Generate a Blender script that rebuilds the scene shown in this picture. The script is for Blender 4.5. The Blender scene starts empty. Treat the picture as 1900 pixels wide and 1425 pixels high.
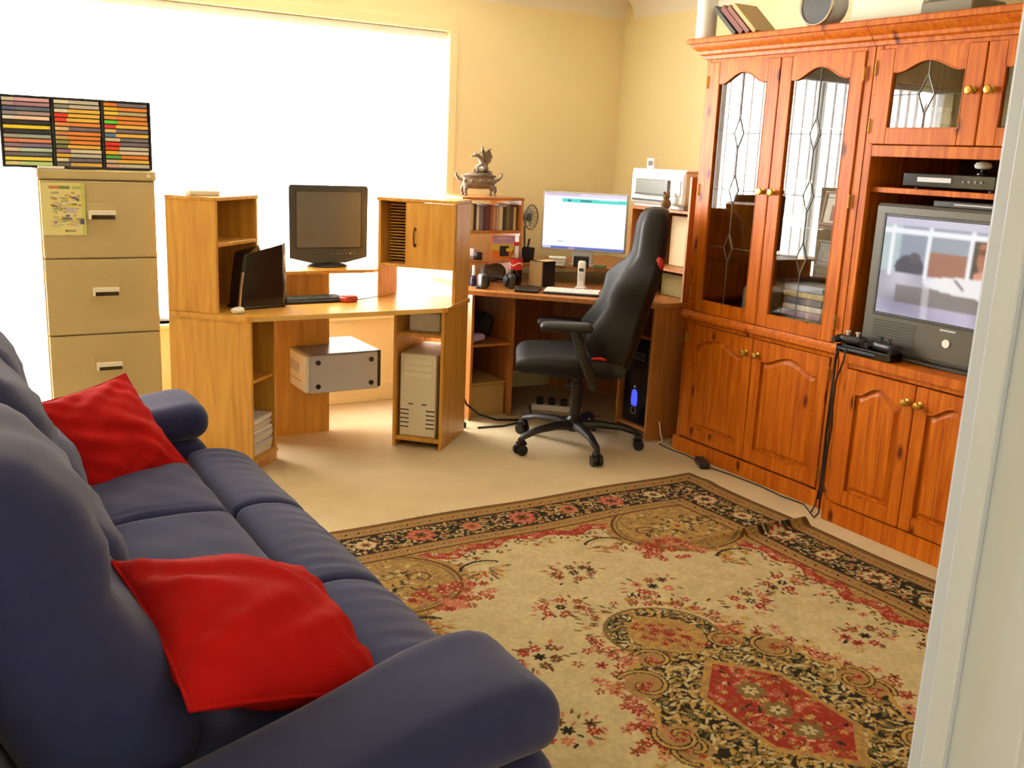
import bpy, bmesh, math, random
import numpy as np
from mathutils import Vector, Matrix
random.seed(7); rng = np.random.default_rng(7)
SC = bpy.context.scene; COL = SC.collection
PI = math.pi

# ------------------------------------------------------------------ camera
CP = Vector((-3.9569084, -5.27346908, 1.46438441)); YAW, PIT, ROL, FPX = .551341, .229374, .044515, 1831.667
fw = Vector((math.sin(YAW)*math.cos(PIT), math.cos(YAW)*math.cos(PIT), -math.sin(PIT)))
rt = Vector((math.cos(YAW), -math.sin(YAW), 0)); up = rt.cross(fw)
r2 = rt*math.cos(ROL)+up*math.sin(ROL); u2 = -rt*math.sin(ROL)+up*math.cos(ROL)
cam = bpy.data.cameras.new('camera'); camo = bpy.data.objects.new('camera', cam); COL.objects.link(camo)
camo.matrix_world = Matrix(((r2.x, u2.x, -fw.x, CP.x), (r2.y, u2.y, -fw.y, CP.y), (r2.z, u2.z, -fw.z, CP.z), (0, 0, 0, 1)))
cam.sensor_fit = 'HORIZONTAL'; cam.sensor_width = 36; cam.lens = FPX/1900*36; cam.clip_start = .02
SC.camera = camo
# ------------------------------------------------------------------ daylight and exposure
wd = bpy.data.worlds.new('daylight'); SC.world = wd; wd.use_nodes = True
bg = wd.node_tree.nodes['Background']; bg.inputs[0].default_value = (1.0, .972, .925, 1); bg.inputs[1].default_value = 30.0
def portal(name, loc, rot, sx, sy):
    l = bpy.data.lights.new(name, 'AREA'); l.shape = 'RECTANGLE'; l.size = sx; l.size_y = sy; l.cycles.is_portal = True
    o = bpy.data.objects.new(name, l); COL.objects.link(o); o.location = loc; o.rotation_euler = rot
portal('window_daylight_portal', (-2.9, .13, 1.09), (-PI/2, 0, 0), 3.4, 2.14)
portal('hall_fill_portal', (.12, -6.85, 1.2), (0, PI/2, 0), 2.4, .7)  # samples sky through the hall gap, an unseen opening left for fill
vs = SC.view_settings; vs.view_transform = 'Standard'; vs.look = 'None'; vs.gamma = 1; vs.use_curve_mapping = False
vs.exposure = 0.0
try: SC.cycles.max_bounces = 10; SC.cycles.transparent_max_bounces = 16
except Exception: pass

# ------------------------------------------------------------------ mesh helpers
class MB:
    def __init__(s): s.v = []; s.f = []; s.m = []; s.mi = 0
    def add(s, vs_, fs):
        o = len(s.v); s.v += [tuple(p) for p in vs_]; s.f += [tuple(i+o for i in f) for f in fs]; s.m += [s.mi]*len(fs); return s
    def box(s, x0, x1, y0, y1, z0, z1, b=.0015):
        x0, x1 = min(x0, x1), max(x0, x1); y0, y1 = min(y0, y1), max(y0, y1); z0, z1 = min(z0, z1), max(z0, z1)
        c = ((x0+x1)/2, (y0+y1)/2, (z0+z1)/2); h = ((x1-x0)/2, (y1-y0)/2, (z1-z0)/2)
        b = min(b, .45*min(h))
        V = []; idx = {}
        for i in (-1, 1):
            for j in (-1, 1):
                for k in (-1, 1):
                    sg = (i, j, k)
                    for a in range(3):
                        p = [c[d]+sg[d]*(h[d]-(0 if d == a else b)) for d in range(3)]
                        idx[(sg, a)] = len(V); V.append(p)
        F = []
        for a in range(3):
            o1, o2 = [d for d in range(3) if d != a]
            for sa in (-1, 1):
                q = []
                for (p1, p2) in ((-1, -1), (1, -1), (1, 1), (-1, 1)):
                    sg = [0]*3; sg[a] = sa; sg[o1] = p1; sg[o2] = p2; q.append(idx[(tuple(sg), a)])
                F.append(q)
            for p1 in (-1, 1):
                for p2 in (-1, 1):
                    A = [0]*3; B = [0]*3; A[a] = -1; B[a] = 1
                    A[o1] = B[o1] = p1; A[o2] = B[o2] = p2; A = tuple(A); B = tuple(B)
                    F.append([idx[(A, o1)], idx[(B, o1)], idx[(B, o2)], idx[(A, o2)]])
        for i in (-1, 1):
            for j in (-1, 1):
                for k in (-1, 1): F.append([idx[((i, j, k), a)] for a in range(3)])
        return s.add(V, F)
    def loft(s, rings, cap=True, closed=True):
        n = len(rings[0]); V = [p for r in rings for p in r]; F = []
        for i in range(len(rings)-1):
            for j in range(n if closed else n-1):
                F.append((i*n+j, i*n+(j+1) % n, (i+1)*n+(j+1) % n, (i+1)*n+j))
        if cap: F.append(tuple(range(n))[::-1]); F.append(tuple((len(rings)-1)*n+j for j in range(n)))
        return s.add(V, F)
    def tube(s, pts, r, n=8, cap=True):
        P = [Vector(p) for p in pts]; rs = r if isinstance(r, (list, tuple)) else [r]*len(P)
        rings = []; ref = None
        for i, p in enumerate(P):
            t = (P[min(i+1, len(P)-1)]-P[max(i-1, 0)]).normalized()
            if ref is None:
                ref = Vector((0, 0, 1)) if abs(t.z) < .9 else Vector((1, 0, 0))
            a = (ref-t*ref.dot(t)).normalized(); ref = a; b = t.cross(a)
            rings.append([p+(a*math.cos(2*PI*k/n)+b*math.sin(2*PI*k/n))*rs[i] for k in range(n)])
        return s.loft(rings, cap)
    def cyl(s, p0, p1, r0, r1=None, n=20): return s.tube([p0, p1], [r0, r0 if r1 is None else r1], n)
    def lathe(s, prof, n=24, c=(0, 0, 0), sx=1, sy=1):
        return s.loft([[(c[0]+r*math.cos(2*PI*k/n)*sx, c[1]+r*math.sin(2*PI*k/n)*sy, c[2]+z) for k in range(n)] for r, z in prof])
    def prism(s, poly, a0, a1, axis='z', b=0):
        def m(p, a):
            return {'z': (p[0], p[1], a), 'y': (p[0], a, p[1]), 'x': (a, p[0], p[1])}[axis]
        return s.loft([[m(p, a0) for p in poly], [m(p, a1) for p in poly]])
    def rbox(s, c, h, r, n=8, fn=None, M=None):
        """rounded subdivided box; fn(p)->p displaces in local units (before M and c)"""
        h = list(h); V = {}; VL = []; F = []
        def vid(p):
            k = tuple(round(a, 5) for a in p)
            if k not in V:
                q = [a*b for a, b in zip(p, h)]
                inn = [max(-(hh-r), min(hh-r, a)) if hh > r else 0 for a, hh in zip(q, h)]
                d = Vector([a-b for a, b in zip(q, inn)])
                if d.length > 1e-9: d = d.normalized()*r if min(h) >= r else d
                w = Vector(inn)+d
                if fn: w = Vector(fn(w))
                if M: w = M @ w
                V[k] = len(VL); VL.append((w.x+c[0], w.y+c[1], w.z+c[2]))
            return V[k]
        g = [math.sin((2*i/n-1)*PI/2)*.35+(2*i/n-1)*.65 for i in range(n+1)]
        for a in range(3):
            o1, o2 = [d for d in range(3) if d != a]
            for sa in (-1, 1):
                for i in range(n):
                    for j in range(n):
                        q = []
                        for (p1, p2) in ((i, j), (i+1, j), (i+1, j+1), (i, j+1)):
                            P = [0]*3; P[a] = sa; P[o1] = g[p1]; P[o2] = g[p2]; q.append(vid(P))
                        F.append(q)
        return s.add(VL, F)
    def ell(s, c, r, n=12, m=8):
        return s.loft([[(c[0]+r[0]*math.sin(PI*i/m)*math.cos(2*PI*k/n), c[1]+r[1]*math.sin(PI*i/m)*math.sin(2*PI*k/n), c[2]-r[2]*math.cos(PI*i/m)) for k in range(n)] for i in [.02]+list(range(1, m))+[m-.02]])
    def xf(s, M, start=0):
        for i in range(start, len(s.v)): s.v[i] = tuple(M @ Vector(s.v[i]))
        return s
    def build(s, name, mat, parent=None, smooth=True, ang=35):
        me = bpy.data.meshes.new(name); me.from_pydata(s.v, [], s.f)
        for m in (mat if isinstance(mat, (list, tuple)) else [mat]): me.materials.append(m)
        me.polygons.foreach_set('material_index', s.m)
        bm = bmesh.new(); bm.from_mesh(me); bmesh.ops.recalc_face_normals(bm, faces=bm.faces); bm.to_mesh(me); bm.free()
        if smooth:
            me.polygons.foreach_set('use_smooth', [True]*len(me.polygons)); me.set_sharp_from_angle(angle=math.radians(ang))
        o = bpy.data.objects.new(name, me); COL.objects.link(o)
        if parent: o.parent = parent
        return o
def tag(o, label, cat, group=None):
    o['label'] = label; o['category'] = cat
    if group: o['group'] = group
    return o
def thing(name, label, cat, loc=(0, 0, 0), rz=0, group=None):
    o = bpy.data.objects.new(name, None); o.empty_display_size = .05; COL.objects.link(o)
    o.location = loc; o.rotation_euler = (0, 0, rz); return tag(o, label, cat, group)
def at(o, loc, rz=0): o.location = loc; o.rotation_euler = (0, 0, rz); return o
def struct(o): o['kind'] = 'structure'; return o

# ------------------------------------------------------------------ materials
def lin(c): c /= 255; return c/12.92 if c <= .04045 else ((c+.055)/1.055)**2.4
def S(r, g, b): return (lin(r), lin(g), lin(b), 1)
MATS = {}
def mat(name, col, rough=.5, metal=0, spec=.5, bump=0, bscale=200, var=0, vscale=8, coat=0, sheen=0, stretch=None):
    if name in MATS: return MATS[name]
    m = bpy.data.materials.new(name); m.use_nodes = True; nt = m.node_tree; N = nt.nodes; L = nt.links
    b = N['Principled BSDF']; b.inputs['Base Color'].default_value = col; b.inputs['Roughness'].default_value = rough
    b.inputs['Metallic'].default_value = metal; b.inputs['Specular IOR Level'].default_value = spec
    if coat: b.inputs['Coat Weight'].default_value = coat; b.inputs['Coat Roughness'].default_value = .12
    if sheen: b.inputs['Sheen Weight'].default_value = sheen; b.inputs['Sheen Roughness'].default_value = .5
    if var or bump: tc = N.new('ShaderNodeTexCoord')
    if var:
        mp = N.new('ShaderNodeMapping'); L.new(tc.outputs['Object'], mp.inputs[0]); mp.inputs['Scale'].default_value = stretch or (1, 1, 1)
        no = N.new('ShaderNodeTexNoise'); no.inputs['Scale'].default_value = vscale; no.inputs['Detail'].default_value = 5; L.new(mp.outputs[0], no.inputs[0])
        mx = N.new('ShaderNodeMix'); mx.data_type = 'RGBA'; L.new(no.outputs[0], mx.inputs[0])
        mx.inputs[6].default_value = tuple(max(0, a*(1-var)) for a in col[:3])+(1,); mx.inputs[7].default_value = tuple(min(1, a*(1+var)) for a in col[:3])+(1,)
        L.new(mx.outputs[2], b.inputs['Base Color'])
    if bump:
        n2 = N.new('ShaderNodeTexNoise'); n2.inputs['Scale'].default_value = bscale; n2.inputs['Detail'].default_value = 3; L.new(tc.outputs['Object'], n2.inputs[0])
        bp = N.new('ShaderNodeBump'); bp.inputs['Strength'].default_value = bump; bp.inputs['Distance'].default_value = .004; L.new(n2.outputs[0], bp.inputs['Height']); L.new(bp.outputs[0], b.inputs['Normal'])
    MATS[name] = m; return m
def wood(name, dark, light, rough=.35, spec=.5, knots=0, coat=0, grain=(9, 9, .7), knotcol=None):
    m = bpy.data.materials.new(name); m.use_nodes = True; nt = m.node_tree; N = nt.nodes; L = nt.links
    b = N['Principled BSDF']; b.inputs['Roughness'].default_value = rough; b.inputs['Specular IOR Level'].default_value = spec
    if coat: b.inputs['Coat Weight'].default_value = coat; b.inputs['Coat Roughness'].default_value = .18
    tc = N.new('ShaderNodeTexCoord'); oi = N.new('ShaderNodeObjectInfo')
    ad = N.new('ShaderNodeVectorMath'); ad.operation = 'MULTIPLY_ADD'; L.new(oi.outputs['Random'], ad.inputs[0]); ad.inputs[1].default_value = (13, 17, 5); L.new(tc.outputs['Object'], ad.inputs[2])
    mp = N.new('ShaderNodeMapping'); mp.inputs['Scale'].default_value = grain; L.new(ad.outputs[0], mp.inputs[0])
    n1 = N.new('ShaderNodeTexNoise'); n1.inputs['Scale'].default_value = 4.0; n1.inputs['Detail'].default_value = 6; n1.inputs['Distortion'].default_value = .6; L.new(mp.outputs[0], n1.inputs[0])
    cr = N.new('ShaderNodeValToRGB'); cr.color_ramp.elements[0].position = .3; cr.color_ramp.elements[1].position = .72
    cr.color_ramp.elements[0].color = dark; cr.color_ramp.elements[1].color = light; L.new(n1.outputs[0], cr.inputs[0])
    out = cr.outputs[0]
    if knots:
        mk = N.new('ShaderNodeMapping'); mk.inputs['Scale'].default_value = (1, 1, .42); mk.inputs['Rotation'].default_value = (PI/2, 0, 0); L.new(ad.outputs[0], mk.inputs[0])
        vo = N.new('ShaderNodeTexVoronoi'); vo.voronoi_dimensions = '2D'; vo.inputs['Scale'].default_value = knots; L.new(mk.outputs[0], vo.inputs[0])
        c2 = N.new('ShaderNodeValToRGB'); c2.color_ramp.elements[0].position = .03; c2.color_ramp.elements[1].position = .09
        c2.color_ramp.elements[0].color = (1, 1, 1, 1); c2.color_ramp.elements[1].color = (0, 0, 0, 1); L.new(vo.outputs['Distance'], c2.inputs[0])
        mx = N.new('ShaderNodeMix'); mx.data_type = 'RGBA'; L.new(c2.outputs[0], mx.inputs[0]); L.new(out, mx.inputs[6]); mx.inputs[7].default_value = knotcol; out = mx.outputs[2]
    L.new(out, b.inputs['Base Color']); MATS[name] = m; return m
def glass(name, tint=(1, 1, 1, 1), ior=1.5, rough=.0, mult=1.0):
    m = bpy.data.materials.new(name); m.use_nodes = True; nt = m.node_tree; N = nt.nodes; L = nt.links
    N.remove(N['Principled BSDF']); o = N['Material Output']
    t = N.new('ShaderNodeBsdfTransparent'); t.inputs[0].default_value = tint; g = N.new('ShaderNodeBsdfGlossy'); g.inputs['Roughness'].default_value = rough
    f = N.new('ShaderNodeFresnel'); f.inputs[0].default_value = ior; x = N.new('ShaderNodeMixShader')
    ge = N.new('ShaderNodeNewGeometry'); inv = N.new('ShaderNodeMath'); inv.operation = 'SUBTRACT'; inv.inputs[0].default_value = 1; L.new(ge.outputs['Backfacing'], inv.inputs[1])
    mu = N.new('ShaderNodeMath'); mu.operation = 'MULTIPLY'; L.new(f.outputs[0], mu.inputs[0]); L.new(inv.outputs[0], mu.inputs[1]); g.inputs[0].default_value = (1, 1, 1, 1)
    L.new(mu.outputs[0], x.inputs[0]); L.new(t.outputs[0], x.inputs[1]); L.new(g.outputs[0], x.inputs[2]); L.new(x.outputs[0], o.inputs[0]); MATS[name] = m; return m
def attr_mat(name, rough=.9, emit=0, spec=.3, bump=0):
    m = bpy.data.materials.new(name); m.use_nodes = True; nt = m.node_tree; N = nt.nodes; L = nt.links; b = N['Principled BSDF']
    a = N.new('ShaderNodeAttribute'); a.attribute_name = 'Col'; b.inputs['Roughness'].default_value = rough; b.inputs['Specular IOR Level'].default_value = spec
    if emit:
        b.inputs['Base Color'].default_value = (.02, .02, .02, 1); L.new(a.outputs[0], b.inputs['Emission Color']); b.inputs['Emission Strength'].default_value = emit
    else: L.new(a.outputs[0], b.inputs['Base Color'])
    if bump:
        tc = N.new('ShaderNodeTexCoord'); n2 = N.new('ShaderNodeTexNoise'); n2.inputs['Scale'].default_value = 350; L.new(tc.outputs['Object'], n2.inputs[0])
        bp = N.new('ShaderNodeBump'); bp.inputs['Strength'].default_value = bump; bp.inputs['Distance'].default_value = .004; L.new(n2.outputs[0], bp.inputs['Height']); L.new(bp.outputs[0], b.inputs['Normal'])
    MATS[name] = m; return m
def color_grid(name, P, col, mt, parent=None, smooth=True):
    """P: (n,m,3) vertex positions, col: (n,m,3) sRGB 0-255"""
    n, m_ = P.shape[:2]; me = bpy.data.meshes.new(name)
    ii, jj = np.meshgrid(np.arange(n-1), np.arange(m_-1), indexing='ij'); a = (ii*m_+jj).ravel()
    q = np.stack([a, a+1, a+m_+1, a+m_], 1).astype(np.int32)
    me.vertices.add(n*m_); me.vertices.foreach_set('co', P.reshape(-1).astype(np.float32))
    me.loops.add(q.size); me.loops.foreach_set('vertex_index', q.ravel())
    me.polygons.add(len(q)); me.polygons.foreach_set('loop_start', np.arange(0, q.size, 4, dtype=np.int32)); me.polygons.foreach_set('loop_total', np.full(len(q), 4, dtype=np.int32))
    me.update(calc_edges=True)
    c = np.clip(col.reshape(-1, 3), 0, 255)/255; c = np.where(c <= .04045, c/12.92, ((c+.055)/1.055)**2.4)
    at_ = me.color_attributes.new('Col', 'FLOAT_COLOR', 'POINT'); at_.data.foreach_set('color', np.concatenate([c, np.ones((len(c), 1))], 1).astype(np.float32).ravel())
    me.materials.append(mt)
    if smooth: me.polygons.foreach_set('use_smooth', [True]*len(q))
    o = bpy.data.objects.new(name, me); COL.objects.link(o)
    if parent: o.parent = parent
    return o

M_wall = mat('cream_wall_paint', S(243, 229, 182), .8, bump=.05, bscale=60)
M_ceil = mat('ceiling_paint', S(240, 236, 220), .85)
M_trim = mat('cream_gloss_trim', S(240, 228, 180), .4)
M_hall = mat('hall_paint', S(205, 208, 212), .8)
M_white = mat('white_gloss_paint', S(202, 213, 236), .35)
M_carpet = mat('beige_carpet', S(206, 186, 150), .95, spec=.1, bump=.6, bscale=420, var=.14, vscale=5)
M_blind = None
m = bpy.data.materials.new('blind_fabric'); m.use_nodes = True; N = m.node_tree.nodes; L = m.node_tree.links; N.remove(N['Principled BSDF'])
d_ = N.new('ShaderNodeBsdfDiffuse'); d_.inputs[0].default_value = (.9, .89, .86, 1); t_ = N.new('ShaderNodeBsdfTranslucent'); t_.inputs[0].default_value = (.92, .9, .86, 1)
x_ = N.new('ShaderNodeMixShader'); x_.inputs[0].default_value = .6; L.new(d_.outputs[0], x_.inputs[1]); L.new(t_.outputs[0], x_.inputs[2]); L.new(x_.outputs[0], N['Material Output'].inputs[0]); M_blind = m
M_alu = mat('aluminium_frame', S(205, 205, 200), .4, .6)
M_glass = glass('window_glass', ior=1.45)
M_cabglass = glass('cabinet_glass', tint=(.93, .94, .93, 1), ior=1.75)
M_shelfglass = glass('shelf_glass', tint=(.82, .92, .88, 1), ior=1.5)
M_filing = mat('beige_enamel_steel', S(190, 171, 124), .42, spec=.4)
M_filing_dk = mat('dark_gap', S(70, 58, 36), .8)
M_chrome = mat('satin_chrome', S(225, 220, 205), .22, .9)
M_desk1 = wood('golden_beech_laminate', S(190, 132, 48), S(218, 166, 74), .38, coat=.15)
M_desk1e = mat('beech_edge_band', S(226, 184, 104), .4)
M_desk2 = wood('brown_beech_laminate', S(160, 98, 46), S(190, 126, 66), .4, coat=.15)
M_pine = wood('stained_pine', S(164, 72, 8), S(208, 116, 18), .42, spec=.22, knots=5.0, coat=.04, grain=(14, 14, .8), knotcol=S(96, 30, 8))
M_pined = mat('shade_brown_board', S(92, 46, 20), .6)  # browner than the pine: back boards carry the alcove shade in their colour
M_brass = mat('aged_brass', S(190, 150, 70), .3, .9)
M_lead = mat('lead_came', S(95, 95, 92), .4, .6)
M_bevel = glass('bevelled_glass', tint=(.85, .87, .88, 1), ior=2.2)
M_black = mat('black_plastic', S(24, 24, 26), .4)
M_blackg = mat('glossy_black_plastic', S(14, 14, 17), .15)
M_grey = mat('mid_grey_plastic', S(110, 110, 108), .5)
M_dgrey = mat('dark_grey_plastic', S(58, 58, 58), .45)
M_lgrey = mat('light_grey_plastic', S(196, 198, 204), .45)
M_silver = mat('silver_plastic', S(88, 86, 80), .4, .2)
M_whitep = mat('white_plastic', S(236, 236, 232), .4)
M_beige = mat('beige_computer_plastic', S(222, 212, 190), .5)
M_paper = mat('white_paper', S(238, 234, 222), .85)
M_leather = mat('black_bonded_leather', S(22, 21, 22), .5, spec=.3, bump=.12, bscale=300)
M_red = mat('red_leather', S(190, 22, 26), .4)
M_sofa = mat('navy_suede', S(39, 44, 87), .85, spec=.2, sheen=.18, bump=.12, bscale=260, var=.18, vscale=9)
M_cush = mat('red_cotton', S(172, 14, 12), .85, spec=.15, bump=.25, bscale=500, var=.1, vscale=12)
M_bronze = mat('antique_bronze', S(124, 112, 98), .42, .55, var=.5, vscale=40)
M_card = mat('cardboard', S(176, 140, 82), .8)
M_cable = mat('black_cable', S(22, 20, 20), .5)

# ------------------------------------------------------------------ room shell
XL, YB = -4.62, -4.57
struct(at(MB().box(XL-.1, .1, -7.2, .14, -.08, 0).build('floor', M_carpet), (0, 0, 0)))
struct(MB().box(XL-.1, .1, -7.2, .14, 2.42, 2.5).build('ceiling', M_ceil))
struct(MB().box(XL-.1, .1, -7.3, -7.2, 0, 2.42, 0).build('wall_hall_added', M_hall, smooth=False))  # unseen hall wall, added to cut light from behind the camera
struct(MB().box(0, .1, -6.5, -4.69, 0, 2.42, 0).build('wall_hall_light_stop', M_hall, smooth=False))  # unseen end wall, added and sized to limit the fill light
WX0, WX1, WZ0, WZ1 = -4.58, -1.24, .52, 2.12; WXS = -3.18
wb = MB(); wb.box(XL-.1, .1, 0, .14, WZ1, 2.42, 0); wb.box(WXS, .1, 0, .14, 0, WZ0, 0); wb.box(XL-.1, WXS, 0, .14, 0, .05, 0); wb.box(WX1, .1, 0, .14, WZ0, WZ1, 0); wb.box(XL-.1, WX0, 0, .14, .05, WZ1, 0)
struct(wb.build('wall_back', M_wall, smooth=False))
struct(MB().box(0, .1, -4.69, 0, 0, 2.42, 0).build('wall_right', M_wall, smooth=False))
struct(MB().box(XL-.1, XL, -7.2, 0, 0, 2.42, 0).build('wall_left', M_wall, smooth=False))
struct(MB().box(-2.84, 0, -4.69, YB, 0, 2.42, 0).build('wall_front', M_wall, smooth=False))
def cove(n=6): return [(-.09*(1-math.cos(PI/2*i/n)), 2.42-.11+.11*math.sin(PI/2*i/n)) for i in range(n+1)]+[(0, 2.42)]
cb = MB(); cb.prism([(y, z) for y, z in cove()], XL, 0, 'x'); struct(cb.build('trim_1', M_ceil))
cb = MB(); cb.prism([(x, z) for x, z in cove()], YB, -.09, 'y'); struct(cb.build('trim_2', M_ceil))
struct(MB().box(WXS, 0, -.016, 0, 0, .10, .004).build('baseboard_back', M_trim))
struct(MB().box(-.016, 0, -1.45, -.02, 0, .10, .004).build('baseboard_right', M_trim))
# window: architrave, sill, frame, panes
wf = bpy.data.objects.new('window_1', None); COL.objects.link(wf); struct(wf)
a = MB(); a.box(WX0-.04, WX1+.05, -.018, 0, WZ1, WZ1+.055, .004); a.build('head_trim', M_trim, wf)
a = MB(); a.box(WX1, WX1+.055, -.018, 0, WZ0, WZ1, .004); a.build('side_trim', M_trim, wf)
a = MB(); a.box(WXS, WX1, -.03, .10, WZ0-.025, WZ0, .004); a.build('sill', M_trim, wf)
fr = MB()
for x, z in ((WX0+.02, .05), (-3.88, .05), (WXS, .05), (-2.20, WZ0), (WX1-.02, WZ0)): fr.box(x-.02, x+.02, .085, .125, z, WZ1)
fr.box(WXS, WX1, .085, .125, WZ0, WZ0+.04); fr.box(WX0, WXS, .085, .125, .05, .09); fr.box(WX0, WX1, .085, .125, WZ1-.04, WZ1); fr.build('window_frame', M_alu, wf)
for x0, x1, z in ((WX0+.04, -3.90, .09), (-3.86, WXS-.02, .09), (WXS+.02, -2.22, WZ0+.04), (-2.18, WX1-.04, WZ0+.04)):
    MB().box(x0, x1, .103, .107, z, WZ1-.04, 0).build('pane', M_glass, wf)
vb = thing('vertical_blind', 'white vertical fabric blind hanging across the wide bright window', 'blind', (0, 0, 0))
MB().box(WX0+.02, WX1-.01, .012, .052, WZ1-.045, WZ1-.003, .003).build('head_rail', M_whitep, vb)
x = WX0+.09; ang = math.radians(-50); first = {}
while x < WX1-.05:
    z = .07 if x < WXS else WZ0+.02
    if z not in first:
        sl = MB(); sl.box(-.056, .056, -.0006, .0006, z, WZ1-.045, 0); first[z] = sl.build('slat', M_blind, vb, smooth=False); o = first[z]
    else:
        o = first[z].copy(); COL.objects.link(o)
    o.location = (x, .032, 0); o.rotation_euler = (0, 0, ang); x += .104
# doorway jamb at the right of the view
dj = bpy.data.objects.new('door_1', None); COL.objects.link(dj); struct(dj)
MB().box(-2.87, -2.84, -4.70, -4.56, 0, 2.08, .003).build('door_lining', M_white, dj)
MB().box(-2.883, -2.87, -4.615, -4.585, 0, 2.06, .002).build('door_stop', M_white, dj)
MB().box(-2.865, -2.79, -4.555, -4.57, 0, 2.14, .004).build('architrave', M_white, dj)
MB().box(-2.865, -2.79, -4.69, -4.71, 0, 2.14, .004).build('architrave', M_white, dj)
hb = MB(); hb.box(-2.873, -2.869, -4.575, -4.565, .52, .62, .001); hb.cyl((-2.873, -4.562, .52), (-2.873, -4.562, .62), .005, n=8); hb.build('hinge', M_chrome, dj)

# ------------------------------------------------------------------ rug with woven pattern
def vnoise(shape, cell, seed):
    r = np.random.default_rng(seed); h, w = shape; gh, gw = int(h/cell)+3, int(w/cell)+3; g = r.random((gh, gw))
    y = np.arange(h)/cell; x = np.arange(w)/cell; y0 = y.astype(int); x0 = x.astype(int); fy = (y-y0)[:, None]; fx = (x-x0)[None]
    fy = fy*fy*(3-2*fy); fx = fx*fx*(3-2*fx)
    A = g[y0][:, x0]; B = g[y0][:, x0+1]; C_ = g[y0+1][:, x0]; D = g[y0+1][:, x0+1]
    return (A*(1-fx)+B*fx)*(1-fy)+(C_*(1-fx)+D*fx)*fy
def rug():
    x0, x1, y0, y1 = -3.19, -.85, -4.50, -1.87; st = .004; cx, cy = -2.02, -3.60; VC = -.5; CK = .40/1.23
    xs = np.arange(x0, x1+1e-6, st); ys = np.arange(y0, y1+1e-6, st); X, Y = np.meshgrid(xs, ys); sh = X.shape
    U = X-cx; Vv = Y-cy; Vv = np.where(Vv < VC, VC+(Vv-VC)/CK, Vv)
    du = 1.17-np.abs(U); dv = 1.73-np.abs(Vv); d = np.minimum(du, dv); run = np.where(du < dv, Vv, U)
    n1, n2, n3, n4 = [vnoise(sh, c, s) for c, s in ((2.6, 1), (3.2, 2), (2.2, 3), (12, 4))]
    c_ = lambda *a: np.array(a, float)
    cream, tan, brown, dark = c_(204, 184, 138), c_(166, 130, 78), c_(106, 68, 36), c_(46, 40, 32)
    red, pink, green, gold, olive, rust = c_(160, 52, 42), c_(194, 112, 86), c_(98, 94, 56), c_(188, 148, 78), c_(128, 106, 62), c_(150, 80, 46)
    I = np.ones(sh+(3,))*cream+((n4-.5)*12)[..., None]; r = np.random.default_rng(11)
    def put(m, c): I[m] = c
    def speck(m, base, pal):
        put(m, base)
        for nn, lo, c in pal: put(m & (nn > lo), c)
    def leaf(px, py, an, l, w, c):
        vy = py if py > VC else VC+(py-VC)*CK; gx = (cx+px-x0)/st; gy = (cy+vy-y0)/st; k = int(max(l, w)/st)+2
        i0, i1, j0, j1 = int(gy)-k, int(gy)+k+2, int(gx)-k, int(gx)+k+2
        if i0 < 0 or j0 < 0 or i1 > sh[0] or j1 > sh[1]: return
        uu = U[i0:i1, j0:j1]-px; ww = Vv[i0:i1, j0:j1]-py; ca, sa = math.cos(an), math.sin(an)
        I[i0:i1, j0:j1][((uu*ca+ww*sa)/l)**2+((-uu*sa+ww*ca)/w)**2 < 1] = c
    def flower(px, py, R, c, mid, n=6, a0=None):
        a0 = r.random()*6 if a0 is None else a0
        for k in range(n): a = a0+k*2*PI/n; leaf(px+R*.62*math.cos(a), py+R*.62*math.sin(a), a, R*.42, R*.26, c)
        leaf(px, py, 0, R*.26, R*.26, mid)
    def stroke(pts, w, c):
        for a, b in zip(pts, pts[1:]):
            n = max(1, int(math.dist(a, b)/.004))
            for i in range(n): leaf(a[0]+(b[0]-a[0])*i/n, a[1]+(b[1]-a[1])*i/n, 0, w, w, c)
    def side(s_, rn, dd): return ((rn, (1.73-dd)*(1 if s_ == 0 else -1)) if s_ < 2 else ((1.17-dd)*(1 if s_ == 2 else -1), rn))
    def pal(*cs): return cs[r.integers(0, len(cs))]
    # leafy fringe and red garland inside the border
    sc = .370+.050*np.abs(np.sin(run*PI/.72))+.018*np.sin(run*PI*2/.18)
    put(d < sc, tan); put((d < sc) & (n2 > .62), gold); put((d < sc) & (n3 > .76), olive)
    g = (d < sc+.004) & (d > sc-.055); speck(g, red, [(n1, .66, rust), (n3, .80, pink)])
    for s_ in range(4):
        Lm = 1.15 if s_ < 2 else 1.70
        for rn in np.arange(-Lm, Lm, .021):
            b = .370+.050*abs(math.sin(rn*PI/.72))+.018*math.sin(rn*PI*2/.18)
            for _ in range(2): p = side(s_, rn+r.normal()*.012, b+.006+abs(r.normal())*.032); leaf(*p, r.random()*6, .011, .0045, pal(green, dark, green, brown, gold, olive))
            if r.random() < .55: p = side(s_, rn, b-.015-.03*r.random()); flower(*p, .015, pal(pink, cream, pink, gold), pal(red, brown), 5)
            if r.random() < .16: p = side(s_, rn, b+.055+.02*r.random()); flower(*p, .017, pal(pink, gold, rust), dark, 6)
    # guard stripes
    speck(d < .335, gold, [(n2, .66, tan), (n3, .80, olive)]); put((d > .325) & (d < .336), brown)
    put((d > .268) & (d < .320), tan); put((d > .262) & (d < .269), brown); put((d > .098) & (d < .262), dark); put((d > .090) & (d < .098), brown); put((d > .03) & (d < .090), tan); put(d < .030, c_(124, 90, 50)); put(d < .008, brown)
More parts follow.
